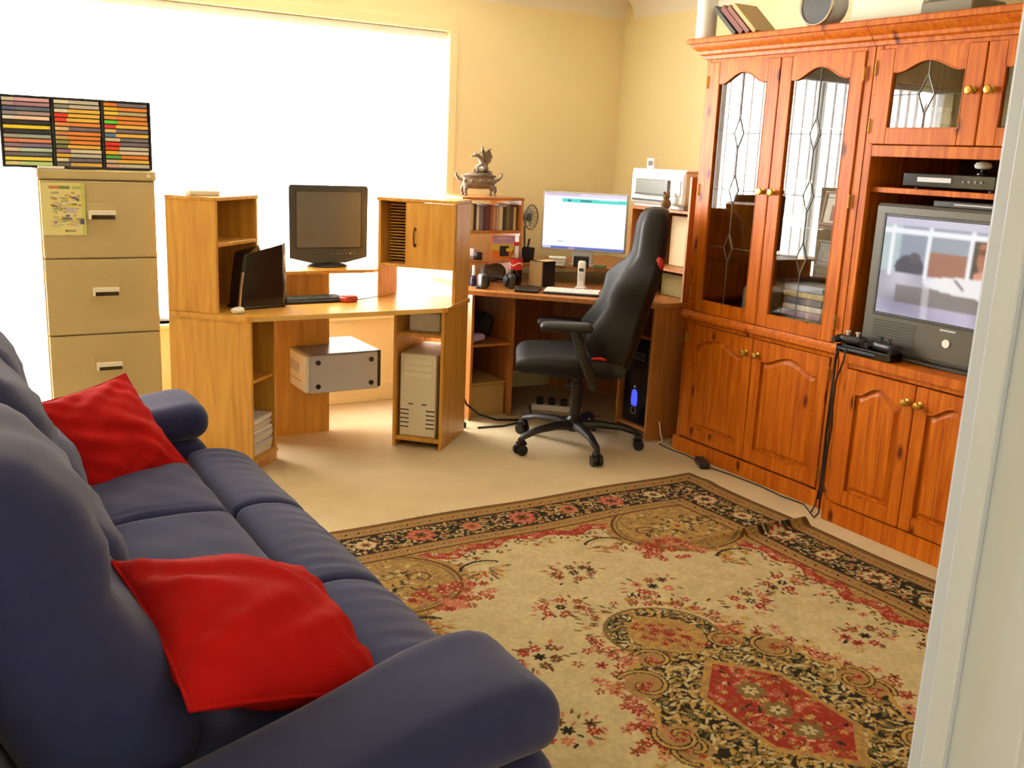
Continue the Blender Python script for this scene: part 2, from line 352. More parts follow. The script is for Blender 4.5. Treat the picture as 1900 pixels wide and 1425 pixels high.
    for s_ in range(4):
        Lm = 1.15 if s_ < 2 else 1.70
        for rn in np.arange(-Lm, Lm, .052):
            for q, lo in ((.060, .03), (.294, .27)):
                if abs(rn) < (1.17 if s_ < 2 else 1.73)-q+.001: flower(*side(s_, rn, q), .014, pal(red, brown, rust, olive), cream, 4, .78); leaf(*side(s_, rn+.026, q), .8, .010, .004, pal(green, brown, dark))
        for rn in np.arange(-Lm, Lm, .0135):
            if abs(rn) > (1.17 if s_ < 2 else 1.73)-.10: continue
            for _ in range(8):
                dd = .106+.148*r.random()
                if abs(rn) < (1.17 if s_ < 2 else 1.73)-dd: leaf(*side(s_, rn+r.normal()*.006, dd), r.random()*6, .0085+.005*r.random(), .0042, pal(cream, cream, gold, gold, olive, green, pink, tan))
        for k, rn in enumerate(np.arange(-Lm+.12, Lm, .23)):
            if abs(rn) > (1.17 if s_ < 2 else 1.73)-.24: continue
            p = side(s_, rn, .18); leaf(*p, 0, .055 if k % 2 else .04, .055 if k % 2 else .04, red if k % 2 else gold)
            for R, n in ((.052, 9), (.030, 6)): flower(*p, R if k % 2 else R*.75, pal(pink, cream) if R > .04 else pal(rust, brown), dark, n)
    # corner spandrels
    for su in (-1, 1):
        for sv in (-1, 1):
            p = (np.abs(U)-.66)/.29; q = (np.abs(Vv)-1.20)/.24; e = p*p+q*q; m = (np.abs(p)**1.6+np.abs(q)**1.6 < 1.25) & (d > .336) & (U*su > 0) & (Vv*sv > 0)
            speck(m, tan, [(n2, .60, gold), (n3, .78, olive)]); put(m & (np.abs(e-.98) < .045), brown); put(m & (np.abs(e-.84) < .03), olive)
            for _ in range(150):
                a, b = r.normal(0, .36), r.normal(0, .30)
                if a*a+b*b < .55: leaf(su*(.66+a*.29), sv*(1.20+b*.24), r.random()*6, .013, .005, pal(cream, dark, olive, gold, green, cream, dark))
            flower(su*.66, sv*1.20, .04, gold, red, 8)
            for k in (-1, 1): stroke([(su*(.66+k*.16+.05*math.cos(t)*(1-t/9)), sv*(1.21+.05*math.sin(t)*(1-t/9))) for t in np.arange(0, 7, .3)], .0045, brown)
            for _ in range(46):
                a = r.random()*2*PI; q_ = math.sqrt(r.random()); flower(su*(.47+.15*q_*math.cos(a)), sv*(1.03+.10*q_*math.sin(a)), .021, pal(red, red, pink, rust), pal(cream, gold, brown), 6)
            for (a, b, k) in ((.27, 1.17, 1), (.67, .86, -1)):
                for _ in range(60): t = r.random()*PI+(0 if k > 0 else PI/2); q_ = .03+.08*r.random(); leaf(su*(a+q_*math.cos(t)*.9), sv*(b-q_*math.sin(t)*.8), t, .014, .005, pal(gold, pink, green, rust, olive, gold))
                stroke([(su*(a+.085*math.cos(t)), sv*(b+.01+.055*math.sin(t))) for t in np.arange(.2, 3.0, .2)], .006, dark); stroke([(su*(a+.068*math.cos(t)), sv*(b+.005+.04*math.sin(t))) for t in np.arange(.2, 3.0, .2)], .004, gold)
    # medallion
    th = np.arctan2(Vv/.47, U/.37); rr = np.sqrt((U/.37)**2+(Vv/.47)**2); edge = .96+.06*np.cos(th*8); pe = np.sqrt((U/.21)**2+((np.abs(Vv)-.50)/.20)**2)
    for _ in range(330):
        t = r.random()*2*PI; q_ = .98+.06*math.cos(t*8)+abs(r.normal())*.13; flower(.37*q_*math.cos(t), .47*q_*math.sin(t), .017+.006*r.random(), pal(pink, red, rust, pink, gold), pal(cream, dark, brown), 5)
    for _ in range(300):
        t = r.random()*2*PI; q_ = .95+abs(r.normal())*.16
        sv = 1 if r.random() < .5 else -1; px, py = .22*q_*math.cos(t), sv*(.50+.21*q_*math.sin(t))
        (flower(px, py, .018, pal(pink, red, gold, rust), pal(cream, brown), 5) if r.random() < .5 else leaf(px, py, t, .015, .005, pal(green, olive, pink, brown)))
    md = (rr < edge) | (pe < .86); put(md, dark)
    ii = np.argwhere(md & (Vv > VC)); ii = ii[r.permutation(len(ii))[:3600]]
    for a, b in ii: leaf(U[a, b], Vv[a, b], math.sin(U[a, b]*21)*2+math.cos(Vv[a, b]*17)*2+r.normal()*.4, .010+.006*r.random(), .0045, pal(cream, cream, gold, gold, olive, tan, green))
    put((np.abs(rr-edge) < .018) & (pe > .86), gold); put((np.abs(pe-.86) < .03) & (rr > edge), olive)
    for sv in (-1, 1):
        m = (np.abs(U)/.12+((Vv*sv-.48)/.145)**2 < 1); speck(m, tan, [(n2, .55, gold)])
        for _ in range(34): a, b = r.normal(0, .04), r.normal(0, .05); flower(a, sv*(.48+b), .015, pal(red, rust, gold, red), brown, 5)
        for su in (-1, 1):
            for (a, b, R, k) in ((.25, .27, .085, 1), (.33, .03, .07, -1), (.14, .37, .06, 1)):
                sp = [(su*(a+R*(1-t/8)*math.cos(t*k+1)), sv*(b+R*(1-t/8)*math.sin(t*k+1))) for t in np.arange(0, 6.6, .22)]
                leaf(su*a, sv*b, 0, R*.8, R*.7, tan); stroke(sp, .010, dark); stroke(sp, .0055, gold)
                for _ in range(7): flower(su*a+r.normal()*R*.3, sv*b+r.normal()*R*.3, .012, pal(red, rust, pink), brown, 5)
    lo = np.maximum(np.abs(U)/.135, np.abs(U)/.27+np.abs(Vv)/.27); put(lo < 1.12, tan); put((lo < 1.12) & (n2 > .6), gold); speck(lo < 1.0, red, [(n1, .74, rust)])
    for _ in range(240):
        a, b = r.uniform(-.13, .13), r.uniform(-.25, .25)
        if max(abs(a)/.135, abs(a)/.27+abs(b)/.27) < .97: (flower(a, b, .013, pal(pink, pink, rust, gold), pal(brown, cream), 5) if r.random() < .6 else leaf(a, b, r.random()*6, .012, .004, pal(brown, dark, cream, pink)))
    for b in (-.11, 0, .11): flower(0, b, .045, olive, red, 8); flower(0, b, .024, cream, dark, 6)
    # sprigs of flowers on the field
    for (a, b) in ((0, 1.0), (.19, .79), (.43, .55), (.58, .19), (.64, .60)):
        for su in ((1,) if a == 0 else (1, -1)):
            for sv in (1, -1):
                for k in range(30):
                    t = r.random()*2*PI; q_ = .03+.075*math.sqrt(r.random()); leaf(a*su+q_*1.15*math.cos(t), b*sv+q_*.85*math.sin(t), t+r.normal()*.4, .013, .0045, pal(green, dark, pink, brown, rust, pink))
                for k in range(7):
                    t = k*2*PI/6+r.random()*.6; q_ = 0 if k == 6 else .048+.015*r.random(); flower(a*su+q_*1.2*math.cos(t), b*sv+q_*.85*math.sin(t), .021, pal(red, pink, rust, brown) if k < 6 else dark, pal(cream, gold, dark), 6)
    Zz = .011+.030*np.exp(-((Y+2.585+.05*(X+1.1))/.016)**2)*np.clip((X+1.62)/.5, 0, 1)+.004*np.sin(X*7+Y*3)*np.sin(Y*5-1)*np.clip(d/.3, 0, 1)+.006*np.exp(-((Y+2.02)/.04)**2)*np.clip(np.sin(X*6), 0, 1)
    P = np.stack([X+.004*np.sin(Y*9), Y+.006*np.sin(X*8), Zz], -1)
    # slight wool heather
    I = I*(.93+.10*n1)[..., None]
    root = thing('patterned_rug', 'cream rug with red and dark floral border, corner scrolls and centre medallion', 'rug', (0, 0, 0))
    color_grid('pile', P, I*.89, attr_mat('rug_wool', .95, bump=.5, spec=.1), root)
    e = MB(); e.tube([(p[0], p[1], p[2]-.0045) for p in [P[i, -1] for i in range(0, sh[0], 6)]], .0055, 6); e.tube([(p[0], p[1], p[2]-.0045) for p in [P[-1, j] for j in range(0, sh[1], 6)]], .0055, 6)
    e.build('binding', mat('rug_binding', S(110, 78, 42), .9), root)
    fr = MB()
    for j in range(3, sh[1], 6):
        p = P[-1, j]; L_ = .02+.02*r.random(); fr.tube([(p[0], p[1], .006), (p[0]+r.normal()*.006, p[1]+L_, .003)], .0013, 3, cap=False)
    f = fr.build('fringe', mat('rug_fringe', S(196, 176, 132), .95), root); f['kind'] = 'stuff'
rug()

# ------------------------------------------------------------------ sofa
def sofa():
    t = thing('sofa', 'navy blue suede three-seat reclining sofa with rounded padded arms', 'sofa', (-3.5, -2.90, 0))
    W0, W1 = -3.77+2.90, -2.03+2.90   # local y of the seat span
    def wr(p, a=.006, k=(23, 17, 19), ph=0): return a*math.sin(p[0]*k[0]+2.2*math.sin(p[1]*7+ph)+ph)*math.sin(p[1]*k[1]+p[2]*k[2]+ph*1.7)
    base = MB(); base.box(-.42, .40, W0-.22, W1+.22, .05, .26, .02); base.build('base', M_sofa, t)
    for sx in (-.38, .36):
        for sy in (W0-.18, W1+.18):
            MB().cyl((sx, sy, .013 if sx > 0 else 0), (sx, sy, .055), .025, n=12).build('foot', M_black, t)
    def chaik(P, n=2):
        for _ in range(n): P = [q for a, b in zip(P, P[1:]+P[:1]) for q in ((a[0]*.75+b[0]*.25, a[1]*.75+b[1]*.25), (a[0]*.25+b[0]*.75, a[1]*.25+b[1]*.75))]
        return P
    def roll(prof, y0, y1, rr, pinch, fn=None, n=46):
        P = chaik(prof); cx = sum(p[0] for p in P)/len(P); cz = sum(p[1] for p in P)/len(P); rings = []
        ys = sorted(set([y0+rr*(1-math.cos(PI/2*i/6)) for i in range(7)]+[y1-rr*(1-math.cos(PI/2*i/6)) for i in range(7)]+[y0+rr+(y1-y0-2*rr)*i/n for i in range(n+1)]))
        for y in ys:
            d = min(y-y0, y1-y); e = pinch*(1-math.sqrt(max(0, 1-(1-min(d, rr)/rr)**2))); R = []
            for x, z in P:
                v = Vector((x-cx, z-cz)); L_ = v.length; v = v/L_*(L_-e); x2, z2 = cx+v.x, cz+v.y
                if fn: x2, z2 = fn(x2, y, z2, min(1, d/.05))
                R.append((x2, y, z2))
            rings.append(R)
        m_ = MB(); m_.loft(rings); return m_
    for k in range(3):
        y = W0+.58*(k+.5); ya, yb = y-.2895, y+.2895
        def fs(x, yy, z, w, k=k):
            if z > .38: z += .016*max(0, 1-((x-.07)/.2)**2)*w+.0025*math.sin(yy*31+x*17+k)*math.sin(x*23+k)*w
            return x, z
        roll([(-.12, .25), (-.12, .40), (-.10, .445), (.0, .455), (.14, .455), (.235, .452), (.262, .435), (.266, .38), (.262, .25)], ya, yb, .03, .022, fs).build('seat_cushion', M_sofa, t, ang=60)
        def ff(x, yy, z, w, k=k):
            q = (yy-ya)/(yb-ya); amp = .0035*(.35+.65*abs(math.sin(q*2.6+k)))*w*max(0, min(1, (x-.27)/.08))
            gth = amp*(abs(math.sin(yy*47+.9*math.sin(x*14+k)+k))**.6+.5*math.sin(yy*88+x*9))
            return x+gth*.7+.008*w*max(0, (x-.35)/.15), z+gth
        roll([(.272, .25), (.268, .40), (.272, .440), (.30, .456), (.36, .458), (.42, .445), (.47, .415), (.50, .36), (.503, .28), (.49, .17), (.46, .12), (.30, .12)], ya, yb, .03, .022, ff).build('footrest', M_sofa, t, ang=60)
        def fb(p, k=k):
            x, yy, z = p; f = max(0, 1-abs(yy/.285)**3)
            if x > 0:
                x += f*(.055*math.exp(-((z+.17)/.13)**2)+.05*math.exp(-((z-.16)/.13)**2)-.012*math.exp(-((z)/.035)**2))
                x += f*(.009*math.sin(z*60+4*math.sin(yy*9+k))*(.35+.65*math.exp(-((z-.06)/.10)**2)))
            x += wr(p, .006, (13, 16, 14), k*2.1)
            return (x, yy, z)
        M = Matrix.Rotation(math.radians(-24), 3, 'Y')
        MB().rbox((-.33, y, .655), (.125, .287, .36), .11, 24, fb, M).build('back_cushion', M_sofa, t)
    bk = MB(); bk.rbox((-.46, 0, .46), (.07, .99, .42), .06, 10, None, Matrix.Rotation(math.radians(-18), 3, 'Y')); bk.build('back_frame', M_sofa, t)
    for s, yc in ((-1, W0-.135), (1, W1+.135)):
        def fa(p, s=s):
            x, yy, z = p
            g = .26*min(0, x-.24)+.02*math.exp(-((x-.36)/.10)**2)*(1 if z > 0 else .5)
            return (x, yy*(1+.10*math.exp(-((x-.30)/.16)**2)), z+g+wr(p, .004, (9, 14, 11), s))
        L_ = .45 if s < 0 else .415
        MB().rbox((-.465+L_, yc+.02*s, .524), (L_, .140, .062), .06, 20, fa).build('arm_pad', M_sofa, t)
        def fp(p, s=s):
            x, yy, z = p; g = .26*min(0, x-.24)*max(0, (z+.10)/.34)
            return (x+.014*max(0, 1-(z/.22)**2)*(x > .3), yy+.010*s*max(0, 1-(z/.2)**2), z+g+wr(p, .003, (9, 14, 11), s+2))
        MB().rbox((-.465+L_, yc+.02*s, .246), (L_, .140, .228), .075, 16, fp).build('arm_panel', M_sofa, t)
sofa()
def cushion(label, c, ex, ey, a, T, seed):
    """scatter cushion: ex, ey unit edge directions"""
    n = 40; ex = Vector(ex).normalized(); nz = ex.cross(Vector(ey)).normalized(); ey = nz.cross(ex)
    r = np.random.default_rng(seed); ph = r.random(6)*6
    mb = MB()
    def P(u, v, s):
        w = (max(0, 1-u*u)**.62)*(max(0, 1-v*v)**.62)
        pin = 1-.10*(1-abs(u)**2.0*1.0)*abs(v)**6*0
        uu = u*(1-.07*(1-v*v)**1.0*abs(u)**3); vv = v*(1-.07*(1-u*u)**1.0*abs(v)**3)
        wr_ = .006*(math.sin(7*u+3*math.sin(4*v+ph[0])+ph[1])*math.sin(5*v+ph[2])+.6*math.sin(15*(u+v)+ph[3])*abs(u*v)**.5+.5*math.sin(18*(u-v)+ph[4])*(abs(u)**3))*(w**.3)
        return Vector(c)+ex*(uu*a/2)+ey*(vv*a/2)+nz*(s*(T/2*w+wr_*s)+wr_*.6)
    g = [math.sin((2*i/n-1)*PI/2)*.5+(2*i/n-1)*.5 for i in range(n+1)]
    for s in (1, -1):
        V = [P(u, v, s) for u in g for v in g]; F = [(i*(n+1)+j, (i+1)*(n+1)+j, (i+1)*(n+1)+j+1, i*(n+1)+j+1) for i in range(n) for j in range(n)]
        if s < 0: F = [f[::-1] for f in F]
        mb.add(V, F)
    root = thing('scatter_cushion', label, 'cushion', tuple(c), 0, 'red cushions on the sofa')
    def loc_(m_): m_.v = [(p[0]-c[0], p[1]-c[1], p[2]-c[2]) for p in m_.v]; return m_
    loc_(mb).build('cover', M_cush, root, ang=80)
    e = [P(u, -1, 1) for u in g]+[P(1, v, 1) for v in g[1:]]+[P(u, 1, 1) for u in g[::-1][1:]]+[P(-1, v, 1) for v in g[::-1][1:]]
    sm = MB(); sm.tube(e, .0038, 6); loc_(sm).build('piping', M_cush, root)
cushion('red cotton scatter cushion propped against the sofa back beside the filing cabinet end', (-3.482, -2.135, .553), (.35, .19, .04), (-.15, .23, .29), .375, .15, 3)
cushion('red cotton scatter cushion lying flat in the sofa corner next to a padded arm', (-3.462, -3.585, .575), (.37, .07, -.11), (-.05, .38, .10), .42, .20, 5)

# ------------------------------------------------------------------ filing cabinet with rack of cases
def filing():
    t = thing('filing_cabinet', 'tall beige steel filing cabinet with chrome drawer pulls by the window', 'cabinet', (-3.488, -.725, 0))
    w, dp = .465, .59
    b = MB(); b.box(0, w, .02, dp, 0, 1.278, .004); b.box(-.003, w+.003, 0, dp+.003, 1.278, 1.32, .006); b.build('body', M_filing, t)
    zs = [1.276, .948, .618, .288, .02]
    for i in range(4):
        z1, z0 = zs[i], zs[i+1]; zc = z1-.13 if i < 3 else z1-.11
        d = MB(); d.box(.006, w-.006, 0, .02, z0+.003, z1-.003, .003)
        d = d.build('drawer', M_filing, t)
        h = MB(); x0, x1 = .185, .292
        h.box(x0-.006, x1+.006, -.003, .004, zc-.035, zc+.035, .002); h.build('pull_plate', M_filing, d)
        h = MB(); h.box(x0, x1, -.026, -.003, zc-.002, zc+.006, .002); h.box(x0, x0+.010, -.026, -.003, zc-.030, zc+.004, .002); h.box(x0, x1, -.028, -.024, zc-.012, zc+.006, .0015); h.build('pull_handle', mat('pale_satin_metal', S(240, 232, 212), .35, .25), d)
        h = MB(); h.box(x0+.01, x1, -.0045, -.002, zc-.032, zc-.003, .0005); h.build('pull_recess', M_filing_dk, d)
    MB().cyl((.435, -.006, 1.30), (.435, .004, 1.30), .009, n=16).build('lock', M_chrome, t)
    # notice sheet stuck on the top drawer: painted print
    n, m_ = 56, 40; g = np.zeros((n, m_, 3)); g[:] = (222, 214, 150); g[:, -4:] = (196, 206, 110); r = np.random.default_rng(5)
    g[4:7, 7:16] = (206, 128, 84); g[4:7, 16:26] = (112, 132, 76); g[4:7, 28:36] = (178, 186, 92)
    for _ in range(120):
        y, x = r.integers(10, 46), r.integers(8, 34); c = [(170, 160, 140), (150, 170, 110), (214, 168, 110), (120, 110, 80), (196, 186, 190), (226, 216, 90), (110, 96, 130), (190, 120, 100)][r.integers(0, 8)]
        g[y:y+r.integers(1, 3), x:x+r.integers(1, 7)] = c
    g[26:32, 22:30] = (190, 184, 196); g[24:26, 22:31] = (226, 222, 80); g[38:44, 34:38] = (104, 92, 130); g[50:52, 20:30] = (160, 150, 104); g[50:52, 20:22] = (110, 90, 50)
    u = np.linspace(0, .165, m_); v = np.linspace(1.265, 1.048, n); X, Z = np.meshgrid(u, v)
    P = np.stack([X, np.full_like(X, 0)-.0+.002*np.sin(X*30), Z], -1)
    o = color_grid('notice_sheet', P-np.array([0, 0, 1.048]), g, attr_mat('printed_notice', .6), None); at(o, (-3.478, -.7295, 1.048))
    tag(o, 'pale yellow printed notice sheet stuck on the top filing drawer', 'notice')
filing()
ORD = 'first second third fourth fifth sixth seventh eighth ninth tenth eleventh twelfth thirteenth fourteenth fifteenth'.split()
def dvds():
    t = thing('case_rack', 'wide black three-column rack packed with coloured cases on the filing cabinet', 'rack', (-3.612, -.70, 1.322))
    w, h, dp = .584, .286, .19; cw = (w-4*.008)/3; n = 15; pit = (h-.016)/n
    MB().box(0, w, 0, dp, h-.008, h, .001).build('top_board', M_black, t); MB().box(0, w, 0, dp, 0, .008, .001).build('bottom_board', M_black, t); MB().box(.008, w-.008, dp-.006, dp, .008, h-.008, .001).build('back_board', M_black, t)
    for k in range(4):
        MB().box(k*(cw+.008), k*(cw+.008)+.008, 0, dp, .008, h-.008, .001).build('side_panel' if k in (0, 3) else 'divider', M_black, t)
    pal = [[('pale', (214, 206, 196)), ('mauve', (176, 150, 166)), ('blue', (96, 100, 150)), ('grey', (150, 148, 160)), ('white', (232, 228, 220)), ('black', (40, 36, 44)), ('yellow', (238, 214, 50)), ('black', (44, 44, 60)), ('grey', (178, 174, 172)), ('pink', (226, 130, 104)), ('mauve', (150, 124, 150)), ('white', (226, 206, 190)), ('grey', (120, 110, 124)), ('yellow', (240, 226, 90)), ('pale', (220, 210, 150))],
           [('white', (240, 232, 206)), ('grey', (150, 150, 146)), ('white', (226, 224, 214)), ('red', (236, 52, 28)), ('red', (238, 60, 30)), ('orange', (236, 150, 90)), ('pale', (226, 204, 150)), ('orange', (214, 140, 96)), ('tan', (196, 170, 110)), ('olive', (150, 150, 90)), ('green', (120, 124, 80)), ('mauve', (160, 120, 166)), ('yellow', (226, 184, 40)), ('pale', (226, 210, 170)), ('grey', (120, 112, 110))],
           [('orange', (232, 130, 40)), ('yellow', (236, 190, 50)), ('yellow', (240, 206, 70)), ('orange', (226, 150, 80)), ('green', (96, 214, 60)), ('red', (226, 60, 70)), ('yellow', (226, 190, 110)), ('blue', (90, 130, 190)), ('pale', (214, 206, 170)), ('red', (236, 36, 30)), ('red', (232, 70, 30)), ('yellow', (240, 190, 40)), ('green', (90, 170, 80)), ('pale', (216, 190, 170)), ('pink', (226, 170, 160))]]
    cn = ['left', 'middle', 'right']; other = [(226, 214, 190), (236, 190, 80), (206, 200, 190), (230, 140, 60), (120, 110, 130), (190, 180, 140)]
    rail = None
    for k in range(3):
        x0 = .008+k*(cw+.008)
        for i in range(n):
            z0 = h-.008-(i+1)*pit
            if i < n-1:
                if rail is None: rl = MB(); rl.box(0, cw, .004, dp-.008, -.0013, .0013, .0004); rail = rl.build('slot_rail', M_black, t); o = rail
                else: o = rail.copy(); COL.objects.link(o)
                o.location = (x0, 0, z0)
            nm, c = pal[k][i]; zb = z0+(.0015 if i < n-1 else .0005)
            mb = MB(); hh = pit-.0029 if i < n-1 else pit-.0022; wd_ = cw-.004-random.random()*.004
            mb.mi = 0; mb.box(0, wd_, .003, .135, 0, hh, .0008)
            mb.mi = 1; s1 = wd_*(.25+.1*random.random()) if (k, nm) != (0, 'yellow') else wd_*.95; mb.box(.002, s1, 0, .004, .001, hh-.001, .0004)
            mb.mi = 2; mb.box(s1+.0008, wd_-.002, 0, .004, .001, hh-.001, .0004)
            c2 = other[random.randrange(6)] if k else tuple(min(255, int(v*random.uniform(.85, 1.15))) for v in c)
            if nm == 'black': c2 = c
            # the leading colour covers the word end of the spine, the rest is the title strip
            o = mb.build('disc_case', [M_dgrey, mat('spine_%d_%d_%d' % c, S(*c), .35), mat('spine_%d_%d_%d' % c2, S(*c2), .35)], smooth=False)
            at(o, (-3.612+x0+.002, -.699, 1.322+zb))
            tag(o, '%s-spined disc case, %s down in the %s column of the black rack' % (nm, ORD[i], ('window-end', 'middle', 'desk-end')[k]), 'disc case', 'disc cases in the black rack')
    o = MB().box(0, .10, 0, .019, 0, .010, .001).build('white_booklet', M_paper); at(o, (-3.484, -.7225, 1.3205)); tag(o, 'thin white booklet on the filing cabinet ledge below the rack', 'booklet')
    o = MB().box(0, .11, 0, .019, 0, .012, .002).build('glasses_case', M_dgrey); at(o, (-3.372, -.7225, 1.3205)); tag(o, 'slim dark case on the filing cabinet ledge below the rack', 'case')
dvds()

# ------------------------------------------------------------------ corner desk by the window (turned 45 degrees)
D1 = Vector((-2.245, -.03)); R1 = math.radians(225); q2 = math.sqrt(.5)
def w2l1(x, y): dx, dy = x-D1.x, y-D1.y; return (-(dx+dy)*q2, (dx-dy)*q2)
def l2w1(X, Y): return (D1.x-(X-Y)*q2, D1.y-(X+Y)*q2)
S1, W1 = 1.07, .40
def desk1():
    t = thing('corner_desk', 'golden beech corner computer desk with raised side towers under the bright window', 'desk', (D1.x, D1.y, 0), R1)
    def P(name, *boxes, sw=False, m=M_desk1, par=t):
        mb = MB()
        for b in boxes:
            if sw: b = (b[2], b[3], b[0], b[1], b[4], b[5])
            mb.box(*b, b=.0015)
        return mb.build(name, m, par)
    mb = MB(); mb.prism([(0.02, 0.02), (S1-.001, .0), (S1+.012, .01), (S1+.012, W1-.01), (S1-.01, W1+.012), (W1+.012, S1-.01), (W1-.01, S1+.012), (.01, S1+.012)], .70, .722); mb.build('desktop', M_desk1, t)
    e = MB(); e.prism([(S1-.01, W1+.012), (W1+.012, S1-.01), (W1+.0145, S1-.008), (S1-.008, W1+.0145)], .701, .721); e.build('front_edge', M_desk1e, t)
    # left wing
    P('end_panel', (S1-.016, S1, 0, W1, 0, .70)); P('end_panel', (S1-.016, S1, 0, .243, .722, 1.21))
    P('pedestal_panel', (S1-.27, S1-.254, .01, W1-.02, 0, .70)); P('pedestal_back', (S1-.254, S1-.016, 0, .01, .05, .70))
    P('shelf', (S1-.254, S1-.016, .01, W1-.03, .405, .42)); P('shelf', (S1-.254, S1-.016, .01, W1-.005, .045, .06)); P('kick_board', (S1-.254, S1-.016, W1-.03, W1-.015, 0, .045))
    P('tower_top', (S1-.372, S1+.002, -.001, .246, 1.21, 1.226)); P('tower_panel', (S1-.37, S1-.354, 0, .243, .722, 1.21)); P('tower_back', (S1-.354, S1-.016, 0, .006, .722, 1.21)); P('shelf', (S1-.354, S1-.016, .006, .243, 1.012, 1.028))
    # right wing
    P('end_panel', (S1-.016, S1, 0, W1, 0, .70), sw=True); P('end_panel', (S1-.016, S1, 0, .243, .722, 1.21), sw=True)
    P('pedestal_panel', (S1-.26, S1-.244, 0, W1, 0, .70), sw=True); P('shelf', (S1-.244, S1-.016, .0, W1-.03, .565, .58), sw=True); P('shelf', (S1-.244, S1-.016, 0, W1, .035, .055), sw=True)
    P('tower_top', (S1-.412, S1+.002, -.001, .262, 1.21, 1.226), sw=True); P('tower_panel', (S1-.41, S1-.395, 0, .243, .722, 1.21), sw=True); P('tower_floor', (S1-.395, S1-.016, 0, .243, .885, .90), sw=True); P('tower_divider', (S1-.266, S1-.252, 0, .243, .90, 1.21), sw=True, m=mat('dark_walnut_panel', S(120, 76, 40), .5))
    d = P('tower_door', (S1-.258, S1-.004, .244, .259, .888, 1.208), sw=True)
    hd = MB(); yy = S1-.21
    hd.tube([(.259, yy, 1.00), (.275, yy, 1.005), (.281, yy, 1.04), (.275, yy, 1.075), (.259, yy, 1.08)], .0045, 8); hd.ell((.262, yy, 1.00), (.004, .008, .01), 10, 6); hd.ell((.262, yy, 1.08), (.004, .008, .01), 10, 6); hd.build('door_handle', mat('bronze_handle', S(110, 74, 30), .4, .7), d)
    rk = P('slot_back', (S1-.395, S1-.266, .01, .016, .90, 1.21), sw=True, m=M_filing_dk)
    sl = None
    for i in range(20):
        if sl is None: sl = P('slat', (S1-.394, S1-.267, .016, .12, -.0035, .0035), sw=True, m=M_desk1e, par=rk); o = sl
        else: o = sl.copy(); COL.objects.link(o)
        o.location = (0, 0, .912+i*.0152)
    # diagonal back panel and raised screen shelf
    def diag(name, x0, x1, y0, y1, z0, z1, m=M_desk1):
        mb = MB(); mb.prism([w2l1(x0, y0), w2l1(x1, y0), w2l1(x1, y1), w2l1(x0, y1)], z0, z1); return mb.build(name, m, t)
    diag('back_panel', -2.58, -2.148, -.515, -.50, 0, .70); diag('back_panel', -2.58, -2.148, -.515, -.50, .722, .842)
    mb = MB(); mb.prism([w2l1(*p) for p in ((-2.555, -.61), (-1.945, -.61), (-1.81, -.49), (-2.22, -.075), (-2.27, -.075), (-2.68, -.49))], .842, .857); mb.build('screen_shelf', M_desk1, t)
    diag('case_shelf', -2.34, -1.98, -.68, -.515, .252, .268)
desk1()
def monitor1():
    t = thing('flat_monitor', 'dark grey flat computer monitor switched off on the golden desk shelf', 'monitor', (-2.125, -.42, .858))
    MB().lathe([(.0, 0), (.10, 0), (.103, .004), (.095, .010), (.05, .018), (.035, .022)], 28, sx=1.05, sy=.8).build('stand_base', M_black, t)
    n = MB(); n.loft([[(-.075, -.012, .075), (.075, -.012, .075), (.075, .03, .075), (-.075, .03, .075)], [(-.05, -.01, .04), (.05, -.01, .04), (.05, .03, .04), (-.05, .03, .04)], [(-.045, -.02, .012), (.045, -.02, .012), (.045, .03, .012), (-.045, .03, .012)]]); n.build('stand_neck', M_black, t)
    b = MB(); w = .2075; z0, z1 = .030, .408
    poly = [(-w, z0+.015), (-.09, z0-.012), (.09, z0-.012), (w, z0+.015), (w+.003, z1-.01), (w-.006, z1), (-w+.006, z1), (-w-.003, z1-.01)]
    b.prism(poly, -.03, .015, 'y'); b.rbox((0, .03, .22), (.15, .03, .14), .03, 6); o = b.build('casing', M_dgrey, t)
    f = MB(); sx, s0, s1 = .172, .098, .378
    f.box(-sx, sx, -.0325, -.029, s0, s1, .001); f.build('screen', mat('matte_screen', S(92, 88, 82), .28), t)
    f = MB()
    for a in ((-sx-.004, -sx, s0-.004, s1+.004), (sx, sx+.004, s0-.004, s1+.004)): f.box(a[0], a[1], -.034, -.029, a[2], a[3], .001)
    f.box(-sx, sx, -.034, -.029, s1, s1+.004, .001); f.box(-sx, sx, -.034, -.029, s0-.004, s0, .001); f.build('screen_rim', M_black, t)
    for i in range(6):
        MB().cyl((.02+i*.024, -.033, .066), (.02+i*.024, -.028, .066), .004, n=10).build('button', M_grey if i != 4 else M_lgrey, t)
monitor1()
